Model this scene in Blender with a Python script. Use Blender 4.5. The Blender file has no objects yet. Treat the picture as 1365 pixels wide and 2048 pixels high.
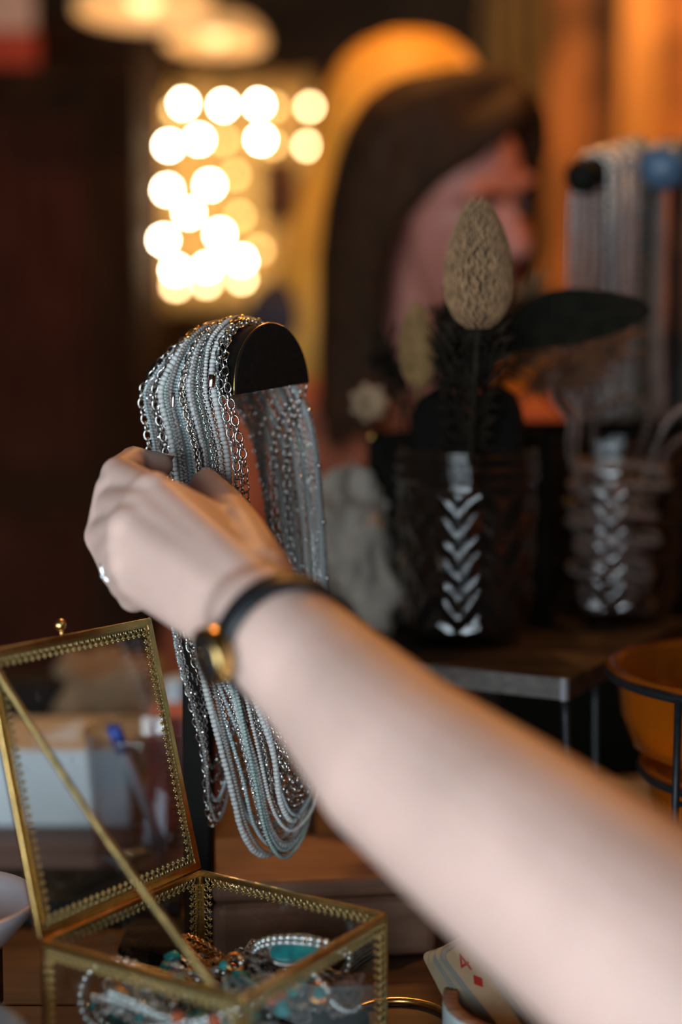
import bpy, bmesh, math, random
from mathutils import Vector as V, Matrix as M, Quaternion as Q, noise as NZ

random.seed(7)
sc = bpy.context.scene
COL = sc.collection
W, H = 1365, 2048

# ------------------------------------------------------------------ camera
F = 2844.0                      # focal length in pixels (50 mm on a 36 mm tall frame)
HZ = 790.0                      # horizon row
CAMZ = 0.30                     # lens above the table top (table top is z = 0)
PITCH = math.atan((H / 2 - HZ) / F)
FW = V((0, math.cos(PITCH), -math.sin(PITCH)))
UP = V((0, math.sin(PITCH), math.cos(PITCH)))
RT = V((1, 0, 0))
CAM = V((0, 0, CAMZ))

def P(x, y, d):
    """pixel + distance along the lens axis -> world point"""
    return CAM + (RT * ((x - W / 2) / F) + UP * ((H / 2 - y) / F) + FW) * d

def on_z(x, y, z):
    """pixel -> point on the horizontal plane z"""
    r = RT * ((x - W / 2) / F) + UP * ((H / 2 - y) / F) + FW
    return CAM + r * ((z - CAMZ) / r.z)

cam_data = bpy.data.cameras.new('camera')
cam = bpy.data.objects.new('camera', cam_data)
COL.objects.link(cam)
cam.location = CAM
cam.rotation_euler = (math.radians(90) - PITCH, 0, 0)
cam_data.sensor_fit = 'VERTICAL'
cam_data.sensor_height = 36.0
cam_data.sensor_width = 24.0
cam_data.lens = F / H * 36.0
cam_data.clip_start = 0.02
cam_data.dof.use_dof = True
cam_data.dof.focus_distance = 0.70
cam_data.dof.aperture_fstop = 2.25
cam_data.dof.aperture_blades = 0
sc.camera = cam

# ------------------------------------------------------------------ world, window light, exposure
world = bpy.data.worlds.new('world')
sc.world = world
world.use_nodes = True
bg = world.node_tree.nodes['Background']
bg.inputs[0].default_value = (0.62, 0.78, 1.0, 1)
bg.inputs[1].default_value = 0.25

WIN = (-1.70, 0.14, -0.62, 0.54)     # window opening in wall_back: x0, x1, z0, z1
WALL_BACK_Y = -0.62

def area_light(name, loc, rot, sx, sy, power, color):
    d = bpy.data.lights.new(name, 'AREA')
    d.shape = 'RECTANGLE'; d.size = sx; d.size_y = sy
    d.energy = power; d.color = color
    o = bpy.data.objects.new(name, d)
    COL.objects.link(o); o.location = loc; o.rotation_euler = rot
    return o
# daylight coming in through the window behind the photographer
area_light('window_daylight', ((WIN[0] + WIN[1]) / 2, WALL_BACK_Y - 0.14, (WIN[2] + WIN[3]) / 2),
           (math.radians(90), 0, 0), WIN[1] - WIN[0], WIN[3] - WIN[2], 58.0, (0.80, 0.92, 1.0))

def point_light(name, loc, power, color, r=0.03):
    d = bpy.data.lights.new(name, 'POINT')
    d.energy = power; d.color = color; d.shadow_soft_size = r
    o = bpy.data.objects.new(name, d)
    COL.objects.link(o); o.location = loc
    return o

vs = sc.view_settings
vs.view_transform = 'Standard'
vs.look = 'None'
vs.exposure = 0.0
vs.gamma = 1.0
vs.use_curve_mapping = False
try:
    cy = sc.cycles
    cy.use_denoising = True
    cy.max_bounces = 8; cy.diffuse_bounces = 3; cy.glossy_bounces = 4
    cy.transmission_bounces = 6; cy.transparent_max_bounces = 16
    cy.caustics_reflective = False; cy.caustics_refractive = False
    cy.sample_clamp_indirect = 4.0
except Exception:
    pass

# ------------------------------------------------------------------ materials
MATS = {}
def mat(name, col, rough=0.5, metal=0.0, noise=0.0, nscale=60.0, bump=0.0, stretch=None,
        emit=None, estr=0.0, sss=0.0, trans=0.0, coat=0.0, sheen=0.0, spec=None):
    if name in MATS: return MATS[name]
    m = bpy.data.materials.new(name); m.use_nodes = True
    nt = m.node_tree; b = nt.nodes['Principled BSDF']
    b.inputs['Base Color'].default_value = (*col, 1)
    b.inputs['Roughness'].default_value = rough
    b.inputs['Metallic'].default_value = metal
    if spec is not None: b.inputs['Specular IOR Level'].default_value = spec
    if noise or bump:
        tc = nt.nodes.new('ShaderNodeTexCoord')
        mp = nt.nodes.new('ShaderNodeMapping')
        if stretch: mp.inputs['Scale'].default_value = stretch
        n = nt.nodes.new('ShaderNodeTexNoise')
        n.inputs['Scale'].default_value = nscale
        n.inputs['Detail'].default_value = 5
        nt.links.new(tc.outputs['Object'], mp.inputs[0])
        nt.links.new(mp.outputs[0], n.inputs['Vector'])
        if noise:
            r = nt.nodes.new('ShaderNodeMix'); r.data_type = 'RGBA'
            r.inputs[6].default_value = (*[max(0, c * (1 - noise)) for c in col], 1)
            r.inputs[7].default_value = (*[min(1, c * (1 + noise)) for c in col], 1)
            cr = nt.nodes.new('ShaderNodeMapRange')
            cr.inputs[1].default_value = 0.3; cr.inputs[2].default_value = 0.7
            nt.links.new(n.outputs['Fac'], cr.inputs[0])
            nt.links.new(cr.outputs[0], r.inputs[0])
            nt.links.new(r.outputs[2], b.inputs['Base Color'])
        if bump:
            bp = nt.nodes.new('ShaderNodeBump')
            bp.inputs['Strength'].default_value = bump
            bp.inputs['Distance'].default_value = 0.002
            nt.links.new(n.outputs['Fac'], bp.inputs['Height'])
            nt.links.new(bp.outputs[0], b.inputs['Normal'])
    if emit:
        b.inputs['Emission Color'].default_value = (*emit, 1)
        b.inputs['Emission Strength'].default_value = estr
    if sss:
        b.inputs['Subsurface Weight'].default_value = sss
        b.inputs['Subsurface Radius'].default_value = (1.0, 0.4, 0.2)
        b.inputs['Subsurface Scale'].default_value = 0.006
    if trans: b.inputs['Transmission Weight'].default_value = trans
    if coat:
        b.inputs['Coat Weight'].default_value = coat
        b.inputs['Coat Roughness'].default_value = 0.15
    if sheen:
        b.inputs['Sheen Weight'].default_value = sheen
    MATS[name] = m
    return m

def glass(name, tint=(1, 1, 1), rough=0.02, ior=1.5, smudge=0.0, refl=(1, 1, 1), body=None, bodyw=0.0):
    """clear sheet glass: fresnel reflection over tinted transparency"""
    if name in MATS: return MATS[name]
    m = bpy.data.materials.new(name); m.use_nodes = True
    nt = m.node_tree; nt.nodes.clear()
    o = nt.nodes.new('ShaderNodeOutputMaterial')
    mx = nt.nodes.new('ShaderNodeMixShader')
    t = nt.nodes.new('ShaderNodeBsdfTransparent'); t.inputs[0].default_value = (*tint, 1)
    g = nt.nodes.new('ShaderNodeBsdfGlossy'); g.inputs['Roughness'].default_value = rough
    g.inputs[0].default_value = (*refl, 1)
    f = nt.nodes.new('ShaderNodeFresnel')
    # the sheet does not bend the ray, so its far face must reflect like its near face
    gm = nt.nodes.new('ShaderNodeNewGeometry'); mr0 = nt.nodes.new('ShaderNodeMapRange')
    mr0.inputs[3].default_value = ior; mr0.inputs[4].default_value = 1.0 / ior
    nt.links.new(gm.outputs['Backfacing'], mr0.inputs[0]); nt.links.new(mr0.outputs[0], f.inputs[0])
    nt.links.new(f.outputs[0], mx.inputs[0])
    if body:                                            # coloured glass also scatters a little light
        df0 = nt.nodes.new('ShaderNodeBsdfDiffuse'); df0.inputs[0].default_value = (*body, 1)
        tl0 = nt.nodes.new('ShaderNodeBsdfTranslucent'); tl0.inputs[0].default_value = (*body, 1)
        ma = nt.nodes.new('ShaderNodeMixShader'); ma.inputs[0].default_value = .5
        nt.links.new(df0.outputs[0], ma.inputs[1]); nt.links.new(tl0.outputs[0], ma.inputs[2])
        mb_ = nt.nodes.new('ShaderNodeMixShader'); mb_.inputs[0].default_value = bodyw
        nt.links.new(t.outputs[0], mb_.inputs[1]); nt.links.new(ma.outputs[0], mb_.inputs[2]); t = mb_
    nt.links.new(t.outputs[0], mx.inputs[1]); nt.links.new(g.outputs[0], mx.inputs[2])
    if smudge:
        tc = nt.nodes.new('ShaderNodeTexCoord')
        n = nt.nodes.new('ShaderNodeTexNoise'); n.inputs['Scale'].default_value = 90
        n.inputs['Detail'].default_value = 8
        nt.links.new(tc.outputs['Object'], n.inputs['Vector'])
        mr = nt.nodes.new('ShaderNodeMapRange')
        mr.inputs[1].default_value = 0.62; mr.inputs[2].default_value = 0.8
        mr.inputs[3].default_value = 0.0; mr.inputs[4].default_value = smudge
        nt.links.new(n.outputs['Fac'], mr.inputs[0])
        df = nt.nodes.new('ShaderNodeBsdfDiffuse'); df.inputs[0].default_value = (0.6, 0.55, 0.5, 1)
        m2 = nt.nodes.new('ShaderNodeMixShader')
        nt.links.new(mr.outputs[0], m2.inputs[0])
        nt.links.new(mx.outputs[0], m2.inputs[1]); nt.links.new(df.outputs[0], m2.inputs[2])
        nt.links.new(m2.outputs[0], o.inputs[0])
    else:
        nt.links.new(mx.outputs[0], o.inputs[0])
    MATS[name] = m
    return m

def emis(name, col, strength):
    if name in MATS: return MATS[name]
    m = bpy.data.materials.new(name); m.use_nodes = True
    nt = m.node_tree; nt.nodes.clear()
    o = nt.nodes.new('ShaderNodeOutputMaterial')
    e = nt.nodes.new('ShaderNodeEmission')
    e.inputs[0].default_value = (*col, 1); e.inputs[1].default_value = strength
    nt.links.new(e.outputs[0], o.inputs[0])
    MATS[name] = m
    return m

# ------------------------------------------------------------------ mesh helpers
def frame_from(z, hint=None):
    z = V(z).normalized()
    h = V(hint) if hint is not None else (V((0, 0, 1)) if abs(z.z) < 0.9 else V((1, 0, 0)))
    x = h.cross(z)
    if x.length < 1e-6: x = V((1, 0, 0)).cross(z)
    x.normalize(); y = z.cross(x)
    return x, y, z

class MB:
    def __init__(s): s.v = []; s.f = []; s.sm = []
    def add(s, vs, fs, smooth=True):
        o = len(s.v); s.v += [V(p) for p in vs]
        s.f += [tuple(i + o for i in f) for f in fs]; s.sm += [smooth] * len(fs)
        return s
    def box(s, c, hx, hy, hz, X=(1, 0, 0), Y=(0, 1, 0), Z=(0, 0, 1), taper=1.0):
        c = V(c); X = V(X); Y = V(Y); Z = V(Z); vs = []
        for k in (-1, 1):
            t = taper if k > 0 else 1.0
            for a, b in ((-1, -1), (1, -1), (1, 1), (-1, 1)):
                vs.append(c + X * (a * hx * t) + Y * (b * hy * t) + Z * (k * hz))
        return s.add(vs, [(3, 2, 1, 0), (4, 5, 6, 7), (0, 1, 5, 4), (1, 2, 6, 5), (2, 3, 7, 6), (3, 0, 4, 7)], False)
    def tube(s, pts, r, n=8, closed=False, cap=True, hint=None):
        pts = [V(p) for p in pts]; N = len(pts)
        rs = r if isinstance(r, (list, tuple)) else [r] * N
        x = None; vs = []
        for i, p in enumerate(pts):
            a = pts[(i - 1) % N] if (closed or i > 0) else p
            b = pts[(i + 1) % N] if (closed or i < N - 1) else p
            t = (b - a)
            if t.length < 1e-9: t = V((0, 0, 1))
            t.normalize()
            if x is None: x, y, _ = frame_from(t, hint)
            else:
                x = (x - t * x.dot(t))
                if x.length < 1e-6: x, y, _ = frame_from(t)
                x.normalize(); y = t.cross(x)
            for k in range(n):
                an = 2 * math.pi * k / n
                vs.append(p + (x * math.cos(an) + y * math.sin(an)) * rs[i])
        fs = []
        for i in range(N if closed else N - 1):
            j = (i + 1) % N
            for k in range(n):
                l = (k + 1) % n
                fs.append((i * n + k, i * n + l, j * n + l, j * n + k))
        if cap and not closed:
            fs.append(tuple(range(n - 1, -1, -1))); fs.append(tuple((N - 1) * n + k for k in range(n)))
        return s.add(vs, fs)
    def sphere(s, c, r, nu=12, nv=8, R=None):
        """r: float or (rx, ry, rz); R: optional 3 axes"""
        c = V(c); r = (r, r, r) if not isinstance(r, (tuple, list)) else r
        X, Y, Z = R if R else (V((1, 0, 0)), V((0, 1, 0)), V((0, 0, 1)))
        X, Y, Z = V(X), V(Y), V(Z)
        vs = [c - Z * r[2]]
        for j in range(1, nv):
            ph = -math.pi / 2 + math.pi * j / nv
            for i in range(nu):
                th = 2 * math.pi * i / nu
                vs.append(c + X * (r[0] * math.cos(ph) * math.cos(th)) + Y * (r[1] * math.cos(ph) * math.sin(th)) + Z * (r[2] * math.sin(ph)))
        vs.append(c + Z * r[2]); fs = []
        for i in range(nu):
            fs.append((0, 1 + (i + 1) % nu, 1 + i))
            b = 1 + (nv - 2) * nu
            fs.append((b + i, b + (i + 1) % nu, len(vs) - 1))
        for j in range(nv - 2):
            for i in range(nu):
                a = 1 + j * nu
                fs.append((a + i, a + (i + 1) % nu, a + nu + (i + 1) % nu, a + nu + i))
        return s.add(vs, fs)
    def capsule(s, a, b, ra, rb, n=14, k=5):
        """tapered capsule as a closed surface"""
        a, b = V(a), V(b); t = b - a
        if t.length < 1e-6: return s.sphere(a, max(ra, rb), n, k * 2)
        t.normalize(); pts = []; rs = []
        for i in range(k + 1):
            an = math.pi / 2 * i / k
            pts.append(a - t * (ra * math.cos(an))); rs.append(max(1e-5, ra * math.sin(an)))
        for i in range(k + 1):
            an = math.pi / 2 * i / k
            pts.append(b + t * (rb * math.sin(an))); rs.append(max(1e-5, rb * math.cos(an)))
        x, y, _ = frame_from(t); vs = []
        for p, r in zip(pts, rs):
            for q in range(n):
                an = 2 * math.pi * q / n
                vs.append(p + (x * math.cos(an) + y * math.sin(an)) * r)
        fs = []
        for i in range(len(pts) - 1):
            for q in range(n):
                l = (q + 1) % n
                fs.append((i * n + q, i * n + l, (i + 1) * n + l, (i + 1) * n + q))
        fs.append(tuple(range(n - 1, -1, -1))); m = (len(pts) - 1) * n
        fs.append(tuple(m + q for q in range(n)))
        return s.add(vs, fs)
    def chain(s, pts, rs, n=14):
        for i in range(len(pts) - 1): s.capsule(pts[i], pts[i + 1], rs[i], rs[i + 1], n)
        return s
    def torus(s, c, R, r, X, Y, nu=16, nv=6, sx=1.0, sy=1.0):
        c = V(c); X = V(X); Y = V(Y)
        pts = [c + X * (R * sx * math.cos(2 * math.pi * i / nu)) + Y * (R * sy * math.sin(2 * math.pi * i / nu)) for i in range(nu)]
        return s.tube(pts, r, nv, closed=True, hint=X.cross(Y))
    def lathe(s, c, prof, n=32, Z=(0, 0, 1), closed=False, fn=None):
        """prof: [(r, z)], revolved about Z through c; fn(theta, r, z) -> r"""
        c = V(c); x, y, z = frame_from(Z); vs = []
        for (r, h) in prof:
            for k in range(n):
                an = 2 * math.pi * k / n
                rr = fn(an, r, h) if fn else r
                vs.append(c + (x * math.cos(an) + y * math.sin(an)) * max(rr, 1e-5) + z * h)
        fs = []; N = len(prof)
        for i in range(N if closed else N - 1):
            j = (i + 1) % N
            for k in range(n):
                l = (k + 1) % n
                fs.append((i * n + k, i * n + l, j * n + l, j * n + k))
        return s.add(vs, fs)
    def grid(s, fn, nu, nv, thick=0.0, closed_u=False):
        """surface fn(u, v) for u, v in 0..1, given a real thickness"""
        pts = [[V(fn(i / (nu - (0 if closed_u else 1)), j / (nv - 1))) for i in range(nu)] for j in range(nv)]
        def nrm(i, j):
            a = pts[j][min(i + 1, nu - 1)] - pts[j][max(i - 1, 0)]
            b = pts[min(j + 1, nv - 1)][i] - pts[max(j - 1, 0)][i]
            n = a.cross(b); return n.normalized() if n.length > 1e-12 else V((0, 0, 1))
        top = [pts[j][i] for j in range(nv) for i in range(nu)]
        fs = [(j * nu + i, j * nu + i + 1, (j + 1) * nu + i + 1, (j + 1) * nu + i) for j in range(nv - 1) for i in range(nu - 1)]
        if not thick: return s.add(top, fs)
        bot = [pts[j][i] - nrm(i, j) * thick for j in range(nv) for i in range(nu)]
        o = len(top)
        fs2 = [tuple(o + q for q in reversed(f)) for f in fs]
        rim = [j * nu for j in range(nv)][::-1] + list(range(1, nu)) + [j * nu + nu - 1 for j in range(1, nv)] + [(nv - 1) * nu + i for i in range(nu - 2, 0, -1)]
        fr = [(rim[k], o + rim[k], o + rim[(k + 1) % len(rim)], rim[(k + 1) % len(rim)]) for k in range(len(rim))]
        return s.add(top + bot, fs + fs2 + fr)
    def mesh(s, name, origin=V((0, 0, 0))):
        me = bpy.data.meshes.new(name)
        me.from_pydata([p - origin for p in s.v], [], s.f)
        me.polygons.foreach_set('use_smooth', s.sm)
        me.update()
        return me
    def base(s):
        x0 = min(p.x for p in s.v); x1 = max(p.x for p in s.v)
        y0 = min(p.y for p in s.v); y1 = max(p.y for p in s.v)
        return V(((x0 + x1) / 2, (y0 + y1) / 2, min(p.z for p in s.v)))
    def build(s, name, m, parent=None, label=None, bevel=0.0, segs=2, subsurf=0):
        """ONE mesh object; verts are world coordinates"""
        org = wloc(parent) if parent else s.base()
        me = s.mesh(name, org)
        if isinstance(m, str): m = MATS[m]
        me.materials.append(m)
        o = bpy.data.objects.new(name, me); COL.objects.link(o)
        if parent: o.parent = parent
        else: o.location = org
        WL[o.name] = org
        if bevel:
            bv = o.modifiers.new('bevel', 'BEVEL'); bv.width = bevel; bv.segments = segs
            bv.limit_method = 'ANGLE'
        if subsurf:
            ss = o.modifiers.new('sub', 'SUBSURF'); ss.levels = subsurf; ss.render_levels = subsurf
        if label: o['label'] = label
        return o

WL = {}
def wloc(o): return WL.get(o.name, V((0, 0, 0)))

def thing(name, label, cat, loc, group=None):
    o = bpy.data.objects.new(name, None); COL.objects.link(o)
    o.empty_display_size = 0.02
    o.location = loc; WL[o.name] = V(loc)
    o['label'] = label; o['category'] = cat
    if group: o['group'] = group
    return o
def tag(o, label, cat, group=None, kind=None):
    o['label'] = label; o['category'] = cat
    if group: o['group'] = group
    if kind: o['kind'] = kind
    return o
def struct(o):
    o['kind'] = 'structure'; return o
def inst(name, me, parent, loc, mtx3):
    """one more object sharing mesh data, placed in world space under parent"""
    o = bpy.data.objects.new(name, me); COL.objects.link(o)
    o.parent = parent
    o.matrix_local = M.Translation(V(loc) - wloc(parent)) @ mtx3.to_4x4()
    WL[o.name] = V(loc)
    return o
def axes(x, y, z): return M((x, y, z)).transposed()

def remesh(mb, voxel, smooth=4, fac=0.5):
    """weld overlapping closed pieces into one continuous skin"""
    me = mb.mesh('tmp'); o = bpy.data.objects.new('tmp', me); COL.objects.link(o)
    r = o.modifiers.new('r', 'REMESH'); r.mode = 'VOXEL'; r.voxel_size = voxel; r.use_smooth_shade = True
    if smooth:
        q = o.modifiers.new('s', 'SMOOTH'); q.factor = fac; q.iterations = smooth
    dg = bpy.context.evaluated_depsgraph_get(); dg.update()
    ev = o.evaluated_get(dg).to_mesh()
    out = MB()
    out.v = [v.co.copy() for v in ev.vertices]
    out.f = [tuple(p.vertices) for p in ev.polygons]
    out.sm = [True] * len(out.f)
    o.evaluated_get(dg).to_mesh_clear()
    bpy.data.objects.remove(o); bpy.data.meshes.remove(me)
    return out

def catmull(pts, sub=8, closed=False):
    pts = [V(p) for p in pts]; n = len(pts); out = []
    for i in range(n if closed else n - 1):
        if closed: a, b, c, d = pts[(i - 1) % n], pts[i], pts[(i + 1) % n], pts[(i + 2) % n]
        else: a, b, c, d = pts[max(i - 1, 0)], pts[i], pts[i + 1], pts[min(i + 2, n - 1)]
        for k in range(sub):
            t = k / sub
            out.append(0.5 * ((2 * b) + (c - a) * t + (2 * a - 5 * b + 4 * c - d) * t * t + (3 * b - a - 3 * c + d) * t ** 3))
    if not closed: out.append(pts[-1])
    return out

def resample(pts, pitch, closed=False):
    """evenly spaced (point, tangent) along a polyline"""
    if closed: pts = pts + [pts[0]]
    L = [0.0]
    for i in range(1, len(pts)): L.append(L[-1] + (pts[i] - pts[i - 1]).length)
    n = max(2, int(round(L[-1] / pitch))); out = []; j = 0
    for k in range(n):
        s = L[-1] * (k + 0.5) / n
        while j < len(L) - 2 and L[j + 1] < s: j += 1
        sl = max(L[j + 1] - L[j], 1e-9)
        out.append((pts[j].lerp(pts[j + 1], (s - L[j]) / sl), (pts[j + 1] - pts[j]).normalized()))
    return out

# ------------------------------------------------------------------ material palette
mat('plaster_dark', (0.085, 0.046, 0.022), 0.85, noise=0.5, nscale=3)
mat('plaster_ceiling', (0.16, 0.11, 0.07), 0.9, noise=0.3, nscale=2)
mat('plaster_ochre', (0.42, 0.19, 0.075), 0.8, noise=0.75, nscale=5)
mat('floor_wood', (0.11, 0.06, 0.035), 0.5, noise=0.4, nscale=8, stretch=(1, 12, 1))
mat('olive_cloth', (0.15, 0.11, 0.045), 0.9, noise=0.3, nscale=12)
mat('post_wood', (0.62, 0.33, 0.11), 0.6, noise=0.35, nscale=6, stretch=(8, 8, 1))
mat('cabinet_wood', (0.030, 0.014, 0.007), 0.8, noise=0.5, nscale=6, stretch=(10, 10, 1), spec=0.06)
mat('cabinet_panel', (0.048, 0.015, 0.009), 0.8, noise=0.5, nscale=6, stretch=(10, 10, 1), spec=0.06)
mat('curtain_gold', (0.66, 0.43, 0.15), 0.85, noise=0.25, nscale=14)
mat('wire_green', (0.03, 0.03, 0.02), 0.6, noise=0.2)
mat('black_metal', (0.022, 0.027, 0.032), 0.45, 0.3, noise=0.25, nscale=200)
mat('brass', (0.72, 0.47, 0.17), 0.24, 1.0, noise=0.2, nscale=150)
mat('antique_gold', (0.60, 0.46, 0.20), 0.34, 1.0, noise=0.3, nscale=220)
mat('silver', (0.66, 0.64, 0.62), 0.2, 1.0, noise=0.15, nscale=300)
mat('silver_bright', (0.86, 0.86, 0.86), 0.12, 1.0, noise=0.1, nscale=300)
mat('silver_warm_glint', (0.56, 0.44, 0.35), 0.22, 1.0, noise=0.2, nscale=300)  # silver with its orange glint mixed into the metal colour
mat('silver_dark', (0.26, 0.24, 0.23), 0.3, 1.0, noise=0.3, nscale=300)
mat('bead_pale', (0.50, 0.50, 0.485), 0.42, noise=0.12, nscale=400)
mat('bead_blue', (0.36, 0.43, 0.44), 0.4, noise=0.15, nscale=400)
mat('bead_green', (0.33, 0.41, 0.385), 0.4, noise=0.15, nscale=400)
mat('bead_grey', (0.23, 0.205, 0.19), 0.4, noise=0.2, nscale=400)
mat('black_satin', (0.007, 0.006, 0.005), 0.6, noise=0.2, nscale=80, spec=0.10)
mat('black_felt', (0.008, 0.007, 0.006), 0.95, noise=0.3, nscale=300, spec=0.1)
mat('table_wood', (0.10, 0.052, 0.03), 0.5, noise=0.5, nscale=9, stretch=(1, 9, 9), bump=0.2)
mat('riser_wood', (0.045, 0.030, 0.022), 0.7, noise=0.5, nscale=14, stretch=(1, 8, 8), spec=0.12)
mat('riser_edge', (0.075, 0.060, 0.050), 0.55, noise=0.4, nscale=40, stretch=(1, 6, 6))
mat('walnut_box', (0.25, 0.125, 0.075), 0.6, noise=0.22, nscale=30, stretch=(1, 4, 4))
mat('white_card', (0.70, 0.76, 0.80), 0.7, noise=0.06, nscale=20)
mat('red_card', (0.40, 0.035, 0.022), 0.5, noise=0.3, nscale=30)
mat('teal_book', (0.022, 0.034, 0.040), 0.8, noise=0.3, nscale=60, spec=0.1)
mat('page_paper', (0.55, 0.5, 0.42), 0.8, noise=0.2, nscale=120)
mat('ceramic_lilac', (0.52, 0.47, 0.50), 0.35, noise=0.08, nscale=30, coat=0.3)
mat('stone_grey', (0.23, 0.23, 0.25), 0.5, noise=0.2, nscale=40)
mat('blue_plastic', (0.015, 0.07, 0.42), 0.35, noise=0.1)
mat('paper_brown', (0.24, 0.15, 0.085), 0.85, noise=0.4, nscale=40, bump=0.4)
mat('linen', (0.34, 0.285, 0.235), 0.95, noise=0.2, nscale=60, bump=0.3)
mat('dried_tan', (0.235, 0.128, 0.060), 0.9, noise=0.35, nscale=200)
mat('dried_yellow', (0.32, 0.185, 0.070), 0.9, noise=0.3, nscale=200)
mat('dried_brown', (0.17, 0.075, 0.035), 0.9, noise=0.4, nscale=120)
mat('dried_dark', (0.022, 0.017, 0.012), 0.9, noise=0.4, nscale=120, spec=0.08)
mat('leaf_dark', (0.013, 0.012, 0.008), 0.85, noise=0.35, nscale=90, spec=0.08)
mat('petal_cream', (0.36, 0.24, 0.14), 0.8, noise=0.15, nscale=90)
mat('planter_black', (0.008, 0.007, 0.005), 0.9, noise=0.3, nscale=50, spec=0.05)
mat('bead_smoke', (0.085, 0.058, 0.048), 0.25, noise=0.35, nscale=250)
mat('bead_rose', (0.27, 0.195, 0.175), 0.25, noise=0.3, nscale=250)
mat('turquoise', (0.03, 0.36, 0.37), 0.3, noise=0.35, nscale=160)
mat('coral', (0.55, 0.12, 0.05), 0.35, noise=0.2, nscale=160)
mat('rhinestone', (0.82, 0.90, 0.95), 0.06, 0.85, noise=0.1, nscale=300)
mat('copper', (0.80, 0.42, 0.16), 0.28, 1.0, noise=0.2)
mat('amber_glass', (0.65, 0.27, 0.02), 0.18, noise=0.3, nscale=25, trans=0.55)
mat('amber_bead', (0.90, 0.42, 0.04), 0.3, noise=0.3, nscale=90)
mat('card_face', (0.36, 0.28, 0.185), 0.55, noise=0.12, nscale=90)
mat('card_grey', (0.25, 0.235, 0.205), 0.55, noise=0.12, nscale=90)
mat('ink_red', (0.30, 0.012, 0.015), 0.6, noise=0.1)
mat('ink_black', (0.02, 0.012, 0.01), 0.6, noise=0.1)
mat('bowl_raw_wood', (0.27, 0.14, 0.085), 0.7, noise=0.5, nscale=60, stretch=(1, 6, 1))
mat('bowl_white', (0.52, 0.60, 0.61), 0.6, noise=0.15, nscale=90)
mat('skin', (0.64, 0.43, 0.365), 0.48, noise=0.10, nscale=28, bump=0.06, sss=0.35)
mat('skin_face', (0.55, 0.205, 0.155), 0.55, noise=0.10, nscale=18)
mat('nail', (0.72, 0.50, 0.43), 0.25, noise=0.05, coat=0.4)
mat('lips', (0.40, 0.11, 0.10), 0.4, noise=0.1)
mat('eye_white_shaded', (0.35, 0.28, 0.25), 0.4, noise=0.05)  # whites darkened, the shadow round the eyes is in this colour
mat('eye_dark', (0.03, 0.015, 0.01), 0.15, noise=0.1)
mat('hair_brown', (0.042, 0.018, 0.008), 0.7, noise=0.5, nscale=40, stretch=(6, 6, 1), spec=0.12)
mat('hair_blonde', (0.80, 0.40, 0.055), 0.6, noise=0.3, nscale=40, stretch=(6, 6, 1))
mat('rust_top', (0.36, 0.095, 0.042), 0.85, noise=0.25, nscale=40)
mat('dark_denim', (0.03, 0.035, 0.05), 0.85, noise=0.3, nscale=80)
mat('navy_top', (0.03, 0.03, 0.045), 0.85, noise=0.3, nscale=60)
mat('leather_black', (0.012, 0.013, 0.015), 0.45, noise=0.3, nscale=160, bump=0.15)
mat('teal_cord', (0.20, 0.30, 0.27), 0.6, noise=0.2, nscale=100)
mat('pale_cord', (0.58, 0.50, 0.47), 0.5, noise=0.2, nscale=100)
mat('slate_blue', (0.07, 0.12, 0.19), 0.4, noise=0.25, nscale=60)
mat('cord_dark', (0.10, 0.085, 0.07), 0.7, noise=0.3, nscale=100)
mat('banner_pink', (0.55, 0.36, 0.28), 0.8, noise=0.15, nscale=20)
mat('banner_red', (0.36, 0.04, 0.012), 0.8, noise=0.15, nscale=20)
mat('frame_white', (0.75, 0.76, 0.76), 0.5, noise=0.05)
glass('pane', (0.95, 0.95, 0.94), 0.015, 1.45, smudge=0.10)
glass('window_pane', (0.97, 0.98, 0.98), 0.0, 1.2)
glass('jar_glass', (0.90, 0.92, 0.92), 0.03, 1.85)
glass('jar_inner', (0.95, 0.96, 0.96), 0.05, 1.12)
glass('tumbler_glass', (0.84, 0.86, 0.88), 0.02, 1.9)

# ------------------------------------------------------------------ the room
RX0, RX1, RY1, RZ0, RZ1 = -2.1, 2.1, 3.9, -0.75, 1.9
def slab(name, m, x0, x1, y0, y1, z0, z1, parent=None, bevel=0.0):
    b = MB(); b.box(((x0 + x1) / 2, (y0 + y1) / 2, (z0 + z1) / 2), (x1 - x0) / 2, (y1 - y0) / 2, (z1 - z0) / 2)
    return b.build(name, m, parent, bevel=bevel)
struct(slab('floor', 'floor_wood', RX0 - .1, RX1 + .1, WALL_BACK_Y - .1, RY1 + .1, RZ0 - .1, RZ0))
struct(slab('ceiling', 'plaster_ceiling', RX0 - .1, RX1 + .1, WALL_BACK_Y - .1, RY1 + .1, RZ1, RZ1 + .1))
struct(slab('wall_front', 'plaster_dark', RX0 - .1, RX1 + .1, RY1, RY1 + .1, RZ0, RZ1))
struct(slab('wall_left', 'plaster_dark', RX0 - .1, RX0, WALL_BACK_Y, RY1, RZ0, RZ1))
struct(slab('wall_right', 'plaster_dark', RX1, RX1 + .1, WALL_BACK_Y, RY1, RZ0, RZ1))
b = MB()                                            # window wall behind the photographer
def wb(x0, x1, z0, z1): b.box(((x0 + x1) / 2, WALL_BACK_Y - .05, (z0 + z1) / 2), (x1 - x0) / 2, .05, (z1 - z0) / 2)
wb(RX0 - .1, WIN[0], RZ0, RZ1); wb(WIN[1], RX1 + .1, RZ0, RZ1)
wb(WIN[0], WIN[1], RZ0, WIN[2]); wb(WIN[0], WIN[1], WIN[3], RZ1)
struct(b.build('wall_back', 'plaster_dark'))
b = MB()
wx = (WIN[0] + WIN[1]) / 2; wz = (WIN[2] + WIN[3]) / 2
for x in (WIN[0] + .025, WIN[1] - .025, wx): b.box((x, WALL_BACK_Y - .05, wz), .025, .03, (WIN[3] - WIN[2]) / 2)
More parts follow.
